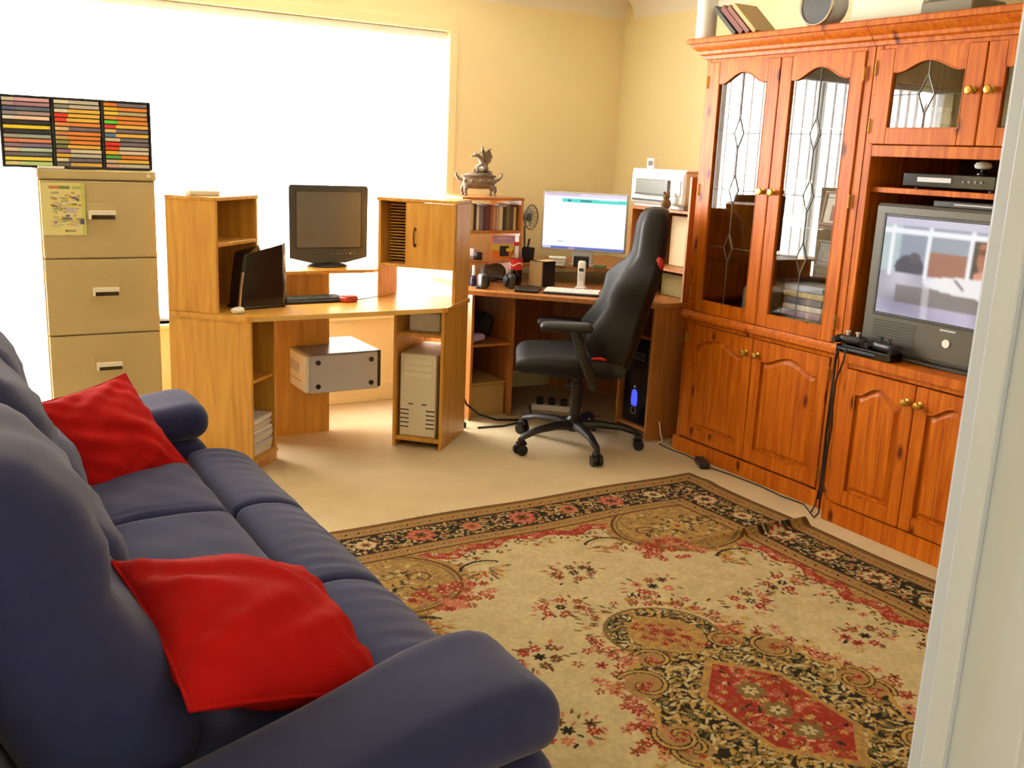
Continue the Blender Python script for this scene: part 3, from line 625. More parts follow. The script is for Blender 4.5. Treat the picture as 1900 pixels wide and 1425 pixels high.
def things_on_desk1():
    # upright black console like case
    c = Vector((-2.60, -.80)); t = thing('black_slim_case', 'upright glossy black slim computer case with a silver stripe on the golden desk', 'computer', (c.x, c.y, .7225), math.radians(12))
    b = MB()
    def ring(z, k): 
        x0, x1 = -.125+.035*k, .125-.005*k; y0, y1 = -.055, .055; return [(x0, y0+.012, z), (x0+.012, y0, z), (x1-.03, y0-.006, z), (x1, y0+.02, z), (x1, y1-.02, z), (x1-.03, y1, z), (x0+.012, y1, z), (x0, y1-.012, z)]
    b.loft([ring(.012, 0), ring(.10, .25), ring(.235, .8), [(p[0], p[1], .25+.045*max(0, (p[0]+.09)/.2)) for p in ring(.25, 1)]]); b.build('shell', M_blackg, t)
    MB().box(-.13, .105, -.06, .06, 0, .012, .004).build('foot_stand', M_black, t)
    s = MB(); s.loft([[(-.1275, -.045, .015), (-.1275, -.030, .015), (-.121, -.030, .10), (-.121, -.045, .10)][::1], [(-.118, -.045, .10), (-.118, -.03, .10), (-.112, -.03, .17), (-.112, -.045, .17)]], True); s = MB(); s.tube([(-.124, -.05, .015), (-.116, -.052, .10), (-.105, -.052, .17)], .007, 6); s.build('silver_stripe', M_chrome, t)
    s = MB(); s.tube([(.095, -.058, .02), (.10, -.062, .10), (.092, -.062, .18), (.098, -.05, .275)], [.004, .008, .006, .004], 8); s.build('chrome_trim', mat('smoky_chrome', S(120, 118, 118), .2, .9), t)
    # keyboard
    t = thing('keyboard', 'thin black keyboard lying on the golden desk beside a red mouse', 'keyboard', (-2.315, -.70, .7225), math.radians(2))
    b = MB(); b.box(-.165, .165, -.075, .075, 0, .016, .004); b.build('keyboard_body', M_black, t)
    key = None
    for r_ in range(5):
        for k in range(15):
            if key is None: kb = MB(); kb.box(-.0085, .0085, -.0085, .0085, 0, .006, .0015); key = kb.build('key', M_dgrey, t); o = key
            else: o = key.copy(); COL.objects.link(o)
            o.location = (-.147+k*.021, -.05+r_*.025, .016)
    t = thing('computer_mouse', 'small red and cream computer mouse on the golden desk', 'mouse', (-2.145, -.765, .7225), math.radians(200))
    b = MB(); b.rbox((0, 0, .014), (.045, .03, .018), .017, 8, lambda p: (p[0], p[1], p[2] if p[2] > -.013 else -.014)); b.build('mouse_shell', mat('brick_red_plastic', S(176, 58, 40), .4), t)
    MB().cyl((.02, 0, .028), (.024, 0, .034), .01, n=10).build('scroll_wheel', M_beige, t)
    o = MB().tube([(-2.11, -.75, .727), (-2.0, -.70, .727), (-1.9, -.62, .728), (-1.86, -.56, .728), (-1.84, -.52, .728)], .002, 6).build('mouse_cable', M_cable); tag(o, 'thin black mouse cable trailing across the golden desktop', 'cable')
    # small flat box on the left tower
    x, y = l2w1(S1-.09, .13); o = MB().box(-.065, .065, -.04, .04, 0, .022, .003).build('small_box', M_beige); at(o, (x, y, 1.2265), 0); tag(o, 'small flat cream box on top of the golden desk tower', 'box')
    # folded white cloth at the desk corner
    b = MB(); b.rbox((0, 0, .012), (.03, .026, .012), .011, 8, lambda p: (p[0]+.003*math.sin(p[1]*90), p[1]+.003*math.sin(p[0]*80), p[2]+.002*math.sin(p[0]*100+p[1]*60)*(p[2] > 0))); o = b.build('crumpled_cloth', M_paper); x, y = l2w1(S1-.07, .30); at(o, (x, y, .7225)); tag(o, 'crumpled white cloth beside the black slim case on the desk', 'cloth')
    # beige computer tower in the right pedestal: local frame of the desk
    x, y = l2w1(.02, S1-.135); t = thing('computer_tower', 'cream computer tower with vent slots standing inside the golden desk pedestal', 'computer', (x, y, .056), math.radians(225))
    MB().box(0, .34, -.092, .092, 0, .42, .004).build('tower_case', M_beige, t)
    MB().box(.34, .362, -.094, .094, .0, .422, .006).build('front_bezel', M_beige, t)
    for i in range(3):
        MB().box(.362, .365, -.075, .075, .372-i*.034, .400-i*.034, .002).build('drive_cover', mat('ivory_plastic', S(230, 222, 202), .45), t)
    for s in (-1, 1):
        MB().box(.362, .364, s*.035-.012, s*.035+.012, .165, .171, .001).build('light_slot', M_dgrey, t)
        for i in range(5): MB().box(.361, .3635, s*.045 if s < 0 else .045, s*.09, .045+i*.022, .051+i*.022, .001).build('vent_slot', M_dgrey, t)
    o = MB().box(-.1, .1, -.08, .08, 0, .09, .003).build('white_carton', M_paper); x, y = l2w1(.20, S1-.135); at(o, (x, y, .581), math.radians(225)); tag(o, 'small white carton on the shelf above the cream tower', 'box')
    # computer case lying under the desk
    t = thing('lying_computer_case', 'pale grey computer case lying on its side under the golden desk, four black feet showing', 'computer', (-2.335, -.75, .269))
    MB().box(0, .367, 0, .40, 0, .190, .006).build('case_body', mat('pale_lilac_steel', S(196, 198, 210), .45), t)
    MB().box(.006, .36, .004, .41, .190, .197, .003).build('side_cover', mat('slate_gloss_panel', S(112, 116, 128), .3), t)
    MB().box(-.022, 0, .006, .395, .004, .188, .008).build('front_bezel', M_whitep, t)
    MB().box(.355, .372, -.004, .40, .012, .200, .003).build('edge_strip', mat('dark_green_plastic', S(40, 56, 50), .4), t)
    for xx in (.04, .32):
        for z in (.035, .155): MB().cyl((xx, -.007, z), (xx, .002, z), .0125, n=16).build('rubber_foot', M_black, t)
    for i in range(5): MB().box(-.0235, -.021, .08+i*.05, .11+i*.05, .05, .054, .0006).build('vent_slot', M_grey, t)
    MB().box(-.0235, -.021, .10, .30, .09, .14, .001).build('drive_bay', M_lgrey, t)
    o = MB().tube([(-2.17, -.48, .466), (-2.18, -.47, .56), (-2.20, -.43, .64), (-2.215, -.40, .697)], .005, 8).build('monitor_cable', M_cable); tag(o, 'black lead hanging below the golden desktop onto the lying case', 'cable')
    # magazine stack in left pedestal
    z = .061
    for i in range(14):
        h = .008+.008*random.random(); o = MB().box(-.105, .105, -.14, .14, 0, h, .001).build('magazine', mat('paper_%d' % (i % 4), S(*[(236, 234, 226), (214, 212, 210), (226, 216, 196), (196, 198, 206)][i % 4]), .7))
        x, y = l2w1(S1-.135+random.uniform(-.006, .006), .225+random.uniform(-.01, .012)); at(o, (x, y, z), math.radians(45+random.uniform(-3, 3)+180)); z += h+.0003
        tag(o, '%s magazine, %s up in the stack inside the golden desk pedestal' % (['white', 'light grey', 'cream', 'bluish grey'][i % 4], ORD[i]), 'magazine', 'magazines in the desk pedestal')
things_on_desk1()

# ------------------------------------------------------------------ brown corner desk in the room corner
D2 = Vector((-.04, -.035))
def l2w2(X, Y): return (D2.x-X, D2.y-Y)
SX, SY = 1.39, 1.305
def desk2():
    t = thing('corner_desk', 'brown beech corner desk with shelf towers fitted into the room corner', 'desk', (D2.x, D2.y, 0), PI)
    def P(name, *b, m=M_desk2): mb = MB(); mb.box(*b, b=.0015); return mb.build(name, m, t)
    MB().prism([(0, 0), (SX, 0), (SX, .60), (SX-.03, .63), (.68, SY-.02), (.65, SY), (0, SY)], .715, .738).build('desktop', M_desk2, t)
    P('end_panel', SX-.075, SX-.059, .01, .585, 0, .715); P('pedestal_panel', SX-.34, SX-.325, .01, .58, 0, .715); P('shelf', SX-.325, SX-.075, .012, .56, .41, .425); P('pedestal_back', SX-.325, SX-.075, 0, .01, .1, .715)
    P('end_panel', 0.02, .65, SY-.018, SY-.002, 0, .715); P('pedestal_panel', 0.02, .63, SY-.30, SY-.285, 0, .715); P('shelf', .02, .62, SY-.285, SY-.018, .535, .55); P('shelf', .02, .64, SY-.285, SY-.018, .045, .06)
    P('back_panel', .35, SX-.34, .0, .012, .12, .715); P('back_panel', 0, .012, .35, SY-.30, .12, .715)
    mb = MB(); mb.prism([(.02, .42), (.42, .02), (.432, .032), (.032, .432)], .0, .715); mb.build('back_panel', M_desk2, t)
    # left shelf tower
    a0, a1, b0, b1 = .925, 1.32, .06, .415
    P('tower_panel', a0, a0+.015, b0, b1, .738, 1.205); P('tower_panel', a1-.015, a1, b0, b1, .738, 1.205); P('tower_top', a0-.002, a1+.002, b0, b1+.003, 1.205, 1.221)
    P('shelf', a0+.015, a1-.015, b0+.006, b1, 1.022, 1.037); P('shelf', a0+.015, a1-.015, b0+.006, b1, .858, .873)
    # right shelf tower
    c0, c1, e0, e1 = .06, .46, .80, SY-.002
    P('tower_panel', c0, c1, e0, e0+.015, .738, 1.195); P('tower_panel', c0, c1+.01, e1-.016, e1, .738, 1.385); P('tower_top', c0, c1, e0-.002, e1-.016, 1.195, 1.211); P('tower_divider', c0, c1-.05, e0+.15, e0+.165, .90, 1.195)
    P('shelf', c0, c1, e0+.015, e1-.016, .885, .90)
    # screen shelf
    MB().prism([(a0, .03), (a0, .36), (.80, .37), (.46, .70), (.455, .79), (.02, .79), (.02, .03)], .825, .842).build('screen_shelf', M_desk2, t)
    mb = MB(); mb.prism([(.79, .35), (.775, .365), (.70, .29), (.715, .275)], .738, .825); mb.build('shelf_leg', M_desk1e, t)
    mb = MB(); mb.prism([(.47, .67), (.455, .685), (.38, .61), (.395, .595)], .738, .825); mb.build('shelf_leg', M_desk1e, t)
desk2()
def things_on_desk2():
    L = l2w2
    # books on the top shelf of the tower
    X = 1.30; cols = [('pale green', (170, 172, 140)), ('cream', (206, 190, 150)), ('tan', (196, 176, 130)), ('black', (52, 44, 40)), ('white', (226, 214, 190)), ('grey purple', (120, 108, 124)), ('dark plum', (80, 50, 60)), ('maroon', (112, 60, 52)), ('brown', (136, 84, 60)), ('dusty pink', (190, 140, 110)), ('light brown', (180, 146, 110)), ('beige', (210, 190, 160)), ('dark green', (46, 52, 40)), ('olive', (110, 100, 70)), ('chocolate', (84, 62, 46)), ('sandy', (190, 166, 120))]
    for i, (nm, c) in enumerate(cols):
        w = .017+.008*random.random(); h = .128+.018*random.random(); X -= w+.0006
        if X < .945: break
        t = MB(); t.mi = 0; t.box(0, w, 0, .13, 0, h, .0012); t.mi = 1; t.box(.0015, w-.0015, .004, .1315, .0015, h-.002, .0005)
        o = t.build('book', [mat('cover_%d' % i, S(*c), .5), M_paper]); x, y = L(X+w, .395-random.random()*.015); at(o, (x, y, 1.0375)); tag(o, '%s-spined book on the top shelf of the brown desk tower' % nm, 'book', 'books on the brown desk tower')
    # printed picture card on the middle shelf
    n, m_ = 30, 36; g = np.zeros((n, m_, 3)); g[:10] = (196, 160, 206); g[2:5, 8:30] = (220, 200, 230); g[10:18] = (206, 186, 90); g[18:] = (214, 120, 50); g[13:26, 12:26] = (52, 40, 50); g[16:20, 22:32] = (230, 200, 70); g[24:, 28:] = (226, 180, 60)
    u = np.linspace(0, .135, m_); v = np.linspace(.118, 0, n); Xg, Zg = np.meshgrid(u, v); P = np.stack([Xg, .06*Zg, Zg], -1)
    o = color_grid('picture_card', P*1.12, g, attr_mat('printed_card', .45)); x, y = L(1.105, .39); at(o, (x, y, .8745)); tag(o, 'purple and orange picture card propped on the middle tower shelf', 'card')
    def jar(name, label, cat, X, Y, z, prof, m, lid=None, n=18):
        x, y = L(X, Y); t = thing(name, label, cat, (x, y, z)); MB().lathe(prof, n).build('body', m, t)
        if lid: MB().lathe(lid[0], n).build('cap', lid[1], t)
    jar('glue_bottle', 'small white tapered bottle on the middle tower shelf', 'bottle', 1.265, .36, .8735, [(.0, 0), (.014, 0), (.015, .045), (.008, .055), (.008, .062)], M_whitep, ([(.0095, .060), (.008, .085), (.003, .098), (0, .098)], M_whitep))
    o = MB().box(-.028, .028, -.03, .03, 0, .018, .003).build('striped_box', M_whitep); x, y = L(1.268, .372); 
    at(o, (L(1.235, .33)[0], L(1.235, .33)[1], .8735)); tag(o, 'low white box on the middle tower shelf', 'box')
    o = MB().box(-.018, .018, -.02, .02, 0, .042, .003).build('black_cube_box', M_black); at(o, (*L(1.185, .37), .8735)); tag(o, 'little black box beside the picture card on the tower shelf', 'box')
    o = MB().box(-.02, .02, -.03, .03, 0, .055, .003).build('cream_carton', M_beige); at(o, (*L(1.165, .29), .8735)); tag(o, 'small cream carton behind the picture card on the tower shelf', 'box')
    # lower tower compartment
    o = MB().box(-.012, .012, -.05, .05, 0, .085, .002).build('dark_case', M_dgrey); at(o, (*L(1.285, .34), .7385)); tag(o, 'dark upright case in the lowest tower compartment', 'case')
    o = MB().box(-.03, .03, -.03, .03, 0, .08, .004).build('pale_tub', M_beige); at(o, (*L(1.235, .30), .7385)); tag(o, 'pale square tub in the lowest tower compartment', 'tub')
    b = MB(); b.rbox((0, 0, .05), (.075, .05, .05), .045, 8, lambda p: (p[0], p[1], p[2]+.004*math.sin(p[0]*70))); o = b.build('grey_pouch', mat('grey_fabric', S(120, 110, 100), .9, bump=.3)); at(o, (*L(1.04, .30), .7385)); tag(o, 'round grey fabric pouch in the lowest tower compartment', 'pouch')
    # blue and white small bottle, ring of keys, headphones
    jar('lens_cleaner_bottle', 'small dark blue bottle with a white cap at the front of the brown desk', 'bottle', 1.262, .465, .7385, [(0, 0), (.017, 0), (.018, .03), (.015, .052), (.009, .058), (.009, .06)], mat('navy_bottle', S(34, 44, 84), .2), ([(.009, .06), (.009, .11), (.006, .115), (0, .115)], M_whitep))
    tq = MB(); tq.tube([(.028*math.cos(a), .02*math.sin(a), .007) for a in [i*2*PI/16 for i in range(17)]], .006, 6); o = tq.build('watch_strap', M_black); at(o, (*L(1.27, .56), .7385)); tag(o, 'black looped watch strap on the brown desk corner', 'watch')
    x, y = L(1.185, .60); t = thing('headphones', 'black over-ear headphones lying at the front of the brown desk', 'headphones', (x, y, .7385), math.radians(-12))
    hb = MB(); hb.tube([(.085*math.cos(a)-.0, .05+.075*math.sin(a), .018+.035*math.sin(a)) for a in [i*PI/14 for i in range(15)]], .011, 8); hb.build('headband', M_black, t)
    for s in (-1, 1):
        e = MB(); e.rbox((s*.08, .02, .042), (.022, .042, .042), .021, 8); e.build('ear_cup', M_dgrey, t)
        e = MB(); e.ell((s*.055, .02, .042), (.014, .036, .036), 14, 8); e.build('ear_pad', M_leather, t)
    t = thing('cola_bottle', 'clear plastic cola bottle with red cap and red label half full', 'bottle', (*L(1.00, .48), .7385))
    MB().lathe([(0, 0), (.032, 0), (.036, .01), (.036, .085), (.0355, .09)], 24).build('cola', mat('dark_cola', S(30, 10, 6), .1), t)
    MB().lathe([(.0362, .088), (.0365, .10), (.0365, .142), (.036, .15)], 24).build('label_band', mat('cola_red_label', S(214, 30, 34), .35), t)
    wv = MB(); wv.tube([(.0372*math.cos(a), .0372*math.sin(a), .120+.008*math.sin(a*3)) for a in [i*2*PI/30 for i in range(31)]], .0035, 5); wv.build('label_wave', M_whitep, t)
    MB().lathe([(.036, .15), (.034, .165), (.025, .19), (.014, .21), (.0125, .225)], 24).build('shoulder', glass('bottle_plastic', (.74, .74, .70, 1), 1.6), t)
    MB().lathe([(.0145, .222), (.0145, .242), (0, .243)], 20).build('cap', mat('cola_red_cap', S(206, 34, 36), .35), t)
    # pen holder
    t = thing('pen_holder', 'square black mesh pen holder full of pens next to the white monitor', 'pen holder', (*L(.815, .27), .8425))
    b = MB(); b.loft([[(-.04, -.035, 0), (.04, -.035, 0), (.04, .035, 0), (-.04, .035, 0)], [(-.045, -.04, .085), (.045, -.04, .085), (.045, .04, .085), (-.045, .04, .085)], [(-.042, -.037, .085), (.042, -.037, .085), (.042, .037, .085), (-.042, .037, .085)], [(-.037, -.032, .004), (.037, -.032, .004), (.037, .032, .004), (-.037, .032, .004)]]); b.build('cup', M_black, t)
    for i, (dx, dy, c) in enumerate(((-.02, 0, (230, 226, 214)), (-.03, .012, (170, 50, 50)), (.01, -.01, (30, 30, 32)), (.025, .01, (40, 46, 90)), (-.005, .02, (210, 190, 140)))):
        p = MB(); p.cyl((dx*.4, dy*.6, .005), (dx*1.7, dy*1.5, .135), .0042, n=8); p.build('pen', mat('pen_%d' % i, S(*c), .4), t)
    # round desk fan / mirror
    t = thing('round_desk_fan', 'round grey wire-fronted desk fan beside the book shelf tower', 'fan', (*L(.745, .16), .8425), math.radians(25))
    MB().lathe([(0, 0), (.045, 0), (.047, .008), (.03, .016), (.01, .02)], 20).build('fan_base', M_grey, t); MB().cyl((0, 0, .015), (0, .01, .20), .007, n=10).build('fan_stem', M_grey, t)
    r_ = MB()
    for rr in (.072, .056, .040, .024): r_.tube([(rr*math.cos(a), -.035, .255+rr*math.sin(a)) for a in [i*2*PI/28 for i in range(29)]], .004 if rr > .07 else .0016, 6)
    for k in range(12): a = k*PI/6; r_.tube([(.01*math.cos(a), -.036, .255+.01*math.sin(a)), (.072*math.cos(a), -.035, .255+.072*math.sin(a))], .0014, 5)
    r_.build('fan_guard', M_grey, t)
    for k in range(4):
        a = k*PI/2+.3; bl = MB(); bl.loft([[(.012*math.cos(a), -.015, .255+.012*math.sin(a)), (.012*math.cos(a+.8), -.005, .255+.012*math.sin(a+.8)), (.012*math.cos(a+.8), -.003, .255+.012*math.sin(a+.8)), (.012*math.cos(a), -.013, .255+.012*math.sin(a))], [(.062*math.cos(a), -.02, .255+.062*math.sin(a)), (.062*math.cos(a+.9), .0, .255+.062*math.sin(a+.9)), (.062*math.cos(a+.9), .002, .255+.062*math.sin(a+.9)), (.062*math.cos(a), -.018, .255+.062*math.sin(a))]]); bl.build('fan_blade', M_lgrey, t)
    MB().cyl((0, -.025, .255), (0, .05, .255), .024, n=16).build('fan_motor', M_grey, t)
    # white screen monitor
    t = thing('bright_monitor', 'wide silver-framed monitor with a glowing white web page on the brown desk', 'monitor', (-.607, -.543, .8425), -PI/4)
    sw = .240; z0, z1 = .094, .412
    MB().box(-sw-.008, sw+.008, -.004, .02, z0-.012, z1+.008, .004).build('frame', mat('bright_silver', S(200, 202, 206), .3, .4), t)
    n, m_ = 60, 90; g = np.zeros((n, m_, 3)); g[:] = (250, 252, 252); g[:4] = (226, 214, 236); g[1:3, 3:40] = (206, 190, 214); g[4:8] = (244, 246, 246); g[6:10, 20:] = (90, 214, 206); g[7:9, 26:30] = (30, 120, 120); g[7:9, 40:52] = (40, 140, 136); g[6, 60:80] = (160, 236, 230)
    g[10:52, 8:86] = (252, 253, 255); g[51:53, 16:24] = (206, 212, 206); g[57:] = (96, 110, 190); g[57:, :10] = (190, 190, 226); g[58:, 30:36] = (200, 150, 190)
    u = np.linspace(-sw, sw, m_); v = np.linspace(z1, z0, n); Xg, Zg = np.meshgrid(u, v); color_grid('screen', np.stack([Xg, np.full_like(Xg, -.0048), Zg], -1), g, attr_mat('lit_screen', .3, emit=1.1), t)
    MB().box(-.06, .06, -.0, .015, .0, .08, .004).build('stand_neck', M_lgrey, t); MB().box(-.07, .07, -.02, .08, 0, .008, .003).build('stand_foot', M_lgrey, t)
    # paper stack, black router, note stack in front of the stand
    z = .8427
    x, y = -.735, -.475
    for i in range(5):
        o = MB().box(-.05, .05, -.045, .045, 0, .009, .001).build('notebook', mat('paper_%d' % (i % 4), S(236, 234, 226), .7)); at(o, (x+.004*(i % 2), y, z), -PI/4+.05*i); z += .0094
        tag(o, 'pale notebook, %s up in the small pile under the glowing monitor' % ORD[i], 'notebook', 'notebooks under the monitor')
    t = thing('black_router', 'small black ridged router box below the glowing monitor', 'router', (-.655, -.605, .8425), -PI/4); MB().box(-.042, .042, -.02, .02, 0, .062, .003).build('router_case', M_black, t)
    for i in range(4): MB().box(-.02+i*.014, -.012+i*.014, -.0215, -.019, .008, .045, .0005).build('fin', M_dgrey, t)
    o = MB().box(-.035, .035, -.025, .025, 0, .018, .003).build('green_tin', mat('dull_green', S(96, 112, 60), .5)); at(o, (-.575, -.68, .8425), -PI/4); tag(o, 'flat dull green tin on the monitor shelf', 'tin')
    # speakers
    def speaker(label, x, y, rz):
        t = thing('desktop_speaker', label, 'speaker', (x, y, .7385), rz, 'desktop speakers'); MB().box(-.05, .05, -.003, .11, 0, .145, .004).build('speaker_box', M_black, t); MB().box(-.047, .047, -.008, -.003, .004, .141, .003).build('speaker_grille', mat('tan_speaker_cloth', S(164, 134, 88), .9, bump=.4), t)
    speaker('black desktop speaker with a tan cloth front and a note on top', -.955, -.60, math.radians(-72)); speaker('black desktop speaker with tan cloth front below the printer tower', -.585, -.945, math.radians(-35))
    b = MB(); b.loft([[(-.055, -.03, 0), (.05, -.05, 0), (.06, .03, .0), (-.04, .04, .0)], [(-.055, -.03, .0012), (.05, -.05, .0012), (.06, .03, .0012), (-.04, .04, .0012)]]); o = b.build('paper_note', mat('cream_note', S(226, 206, 150), .8)); at(o, (-.90, -.61, .8845), .4); tag(o, 'cream paper note lying on the desktop speaker', 'note')
    # phone, keyboard and black laptop tray
    t = thing('cordless_phone', 'white cordless phone handset standing upright on its cradle', 'phone', (-.78, -.79, .7385), -PI/4); MB().box(-.028, .028, -.03, .035, 0, .022, .006).build('cradle', M_whitep, t)
    b = MB(); b.rbox((0, .005, .088), (.022, .013, .075), .012, 8); b.build('handset', M_whitep, t); MB().box(-.013, .013, -.0105, -.0075, .105, .122, .001).build('phone_display', M_dgrey, t)
    for i in range(9): MB().box(-.014+(i % 3)*.011, -.007+(i % 3)*.011, -.0105, -.0075, .055+(i//3)*.014, .063+(i//3)*.014, .001).build('phone_key', M_lgrey, t)
    o = MB().box(-.065, .065, -.09, .09, 0, .018, .004).build('closed_laptop', M_black); at(o, (-1.092, -.742, .7385), -PI/4+.08); tag(o, 'flat black laptop lying closed beside the white keyboard', 'laptop')
    t = thing('white_keyboard', 'white slim keyboard on the brown desk below the glowing monitor', 'keyboard', (-.905, -.895, .7385), -PI/4+.06); MB().box(-.15, .15, -.065, .065, 0, .018, .004).build('keyboard_body', M_whitep, t)
    key = None
    for r in range(5):
        for k in range(14):
            if key is None: kb = MB(); kb.box(-.0085, .0085, -.0085, .0085, 0, .004, .001); key = kb.build('key', mat('key_white', S(246, 246, 244), .4), t); o = key
            else: o = key.copy(); COL.objects.link(o)
            o.location = (-.137+k*.021, -.046+r*.023, .018)
    MB().box(-.15, .15, -.085, -.066, 0, .012, .004).build('wrist_rest', M_black, t)
    # printer
    t = thing('printer', 'white inkjet printer with a grey output slot on top of the desk tower', 'printer', (-.34, -1.055, 1.2115), -PI/2)
    MB().box(-.225, .225, -.17, .20, .02, .195, .012).build('printer_body', M_whitep, t); MB().box(-.21, .21, -.15, .18, 0, .02, .003).build('printer_foot', M_lgrey, t)
    MB().box(-.165, .11, -.185, -.168, .07, .150, .004).build('output_slot', mat('printer_grey', S(112, 112, 106), .4), t); MB().box(-.15, .10, -.20, -.18, .068, .075, .002).build('output_tray', M_dgrey, t)
    MB().box(-.20, .06, -.176, -.168, .034, .044, .001).build('paper_slot', M_black, t); MB().box(-.225, .225, -.16, .19, .195, .204, .006).build('scanner_lid', mat('warm_white', S(244, 242, 234), .4), t)
    MB().box(.12, .20, -.174, -.168, .07, .15, .003).build('control_panel', M_lgrey, t)
    t = thing('webcam', 'small white cube with a grey display on top of the printer', 'gadget', (-.45, -.925, 1.416), -PI/2+.3); MB().box(-.026, .026, -.012, .012, 0, .055, .005).build('cube_case', M_whitep, t); MB().box(-.013, .015, -.014, -.0115, .016, .042, .001).build('display', M_grey, t)
    b = MB(); b.ell((0, 0, .03), (.03, .022, .03), 14, 8); b.ell((0, 0, .068), (.02, .018, .02), 12, 8); b.ell((-.015, 0, .085), (.007, .006, .009), 8, 6); b.ell((.015, 0, .085), (.007, .006, .009), 8, 6)
    o = b.build('soft_toy', mat('brown_plush', S(126, 100, 72), .95, bump=.6));     at(o, (-.553, -1.195, 1.2115)); tag(o, 'little brown plush toy in front of the white printer', 'toy')
    # red and dark books standing in the printer tower
    Y = .822
    for i, (nm, c) in enumerate((('dark red', (150, 40, 40)), ('cream', (226, 214, 190)), ('pink', (214, 130, 120)), ('dark purple', (60, 36, 60)), ('white', (236, 230, 220)), ('scarlet', (190, 50, 44)))):
        w = .02; o = MB().box(0, .16, -w/2, w/2, 0, .20+.012*(i % 3), .0015).build('folder', mat('folder_%d' % i, S(*c), .5)); x, y = L(.43, Y+w/2); at(o, (x, y, .9005)); Y += w+.0008
        tag(o, '%s upright folder in the printer tower behind the chair' % nm, 'folder', 'folders in the printer tower')
    o = MB().box(-.09, .09, -.13, .13, 0, .27, .003).build('cream_carton', mat('pale_card', S(234, 214, 176), .7)); at(o, (*L(.24, 1.13), .9005)); tag(o, 'large pale carton filling the printer tower behind the chair', 'box')
    o = MB().box(-.10, .10, -.12, .12, 0, .12, .004).build('olive_box', mat('olive_card', S(150, 134, 80), .7)); at(o, (*L(.27, 1.12), .7385)); tag(o, 'olive storage box on the brown desk beneath the printer tower', 'box')
    # black computer tower with blue light
    t = thing('black_computer_tower', 'black computer tower with a blue glowing panel inside the brown desk', 'computer', (*L(.36, SY-.152), .0605), PI); MB().box(-.26, .25, -.095, .095, 0, .43, .005).build('tower_case', M_black, t)
    MB().box(.25, .262, -.093, .093, .004, .426, .004).build('front_bezel', M_blackg, t)
    m = bpy.data.materials.new('blue_led_glow'); m.use_nodes = True; b = m.node_tree.nodes['Principled BSDF']; b.inputs['Base Color'].default_value = (.02, .03, .5, 1); b.inputs['Emission Color'].default_value = (.06, .08, 1, 1); b.inputs['Emission Strength'].default_value = 1.2
    pn = MB(); pn.prism([(-.022, .10), (.022, .10), (.026, .13), (.022, .175), (.008, .19), (-.008, .19), (-.022, .175), (-.026, .13)], .262, .2645, 'x'); pn.build('blue_light', m, t); MB().cyl((.262, 0, .205), (.266, 0, .205), .007, n=12).build('power_button', M_lgrey, t)
    for i in range(4): MB().box(.2615, .264, -.07, .07, .39-i*.012, .396-i*.012, .001).build('drive_slot', M_dgrey, t)
    rr = MB(); rr.tube([(.2645, .02*math.cos(a), .075+.02*math.sin(a)) for a in [i*2*PI/16 for i in range(17)]], .003, 6); rr.build('grille_ring', M_grey, t)
    # bag in the left pedestal, carton on the floor there
    b = MB(); b.rbox((0, 0, .07), (.105, .10, .07), .06, 10, lambda p: (p[0]+.01*math.sin(p[2]*60), p[1]+.01*math.sin(p[0]*40), p[2]+.012*math.sin(p[0]*35+p[1]*20)*(p[2] > 0))); o = b.build('black_bag', mat('black_nylon', S(38, 32, 44), .7)); at(o, (*L(1.19, .33), .4255)); tag(o, 'slumped black nylon bag on the shelf in the brown desk pedestal', 'bag')
    b = MB(); b.rbox((0, 0, .025), (.05, .035, .022), .02, 8, lambda p: (p[0], p[1]+.004*math.sin(p[0]*90), p[2])); o = b.build('lilac_cloth', mat('lilac_cloth', S(206, 180, 226), .8)); at(o, (*L(1.25, .49), .4285), .3); tag(o, 'small lilac cloth bundle in front of the black bag', 'cloth')
    t = thing('cardboard_carton', 'open brown cardboard carton on the carpet in the brown desk pedestal', 'box', (*L(1.19, .33), 0)); MB().box(-.118, .118, -.20, .15, 0, .20, .003).build('carton_body', M_card, t); MB().box(-.118, .118, -.215, -.19, .19, .20, .002).build('flap', M_card, t)
    # cables and power board under the desk
    t = thing('power_board', 'white power board with black plugs on the carpet under the brown desk', 'power board', (-.78, -.62, 0), math.radians(-40)); MB().box(-.15, .15, -.03, .03, 0, .035, .006).build('board_body', M_whitep, t)
    for i in range(4): MB().box(-.12+i*.07, -.08+i*.07, -.02, .02, .035, .075, .006).build('plug', M_black, t)
    def cable(label, pts, r=.004, mm=M_cable, name='floor_cable'): o = MB().tube(pts, r, 7).build(name, mm); tag(o, label, 'cable'); return o
    cable('black cable looping down from the brown desk end panel to the carpet', [(-1.455, -.60, .28), (-1.452, -.66, .20), (-1.43, -.70, .12), (-1.36, -.72, .06), (-1.25, -.72, .02), (-1.10, -.73, .006), (-1.02, -.70, .006)], .006)
    cable('black cable snaking over the carpet beneath the brown desk', [(-1.40, -.78, .006), (-1.25, -.80, .006), (-1.08, -.76, .006), (-.98, -.66, .006), (-.93, -.56, .02), (-.92, -.55, .03)], .005)
    cable('grey cable curled on the carpet behind the chair base', [(-1.02, -.62, .005), (-.92, -.74, .005), (-.80, -.76, .005), (-.72, -.85, .005), (-.62, -.83, .005)], .004, M_grey)
    cable('thin white cable hanging from the brown desk beside the wall unit', [(-.66, -1.40, .003), (-.64, -1.42, .02), (-.648, -1.41, .06), (-.65, -1.395, .12)], .003, M_whitep)
    t = thing('cable_plug', 'black plug standing on the carpet at the brown desk corner', 'plug', (-1.46, -.73, 0)); MB().box(-.012, .012, -.012, .012, 0, .03, .004).build('plug_body', M_black, t); MB().cyl((0, 0, .03), (0, .01, .16), .004, n=8).build('plug_lead', M_cable, t)
things_on_desk2()

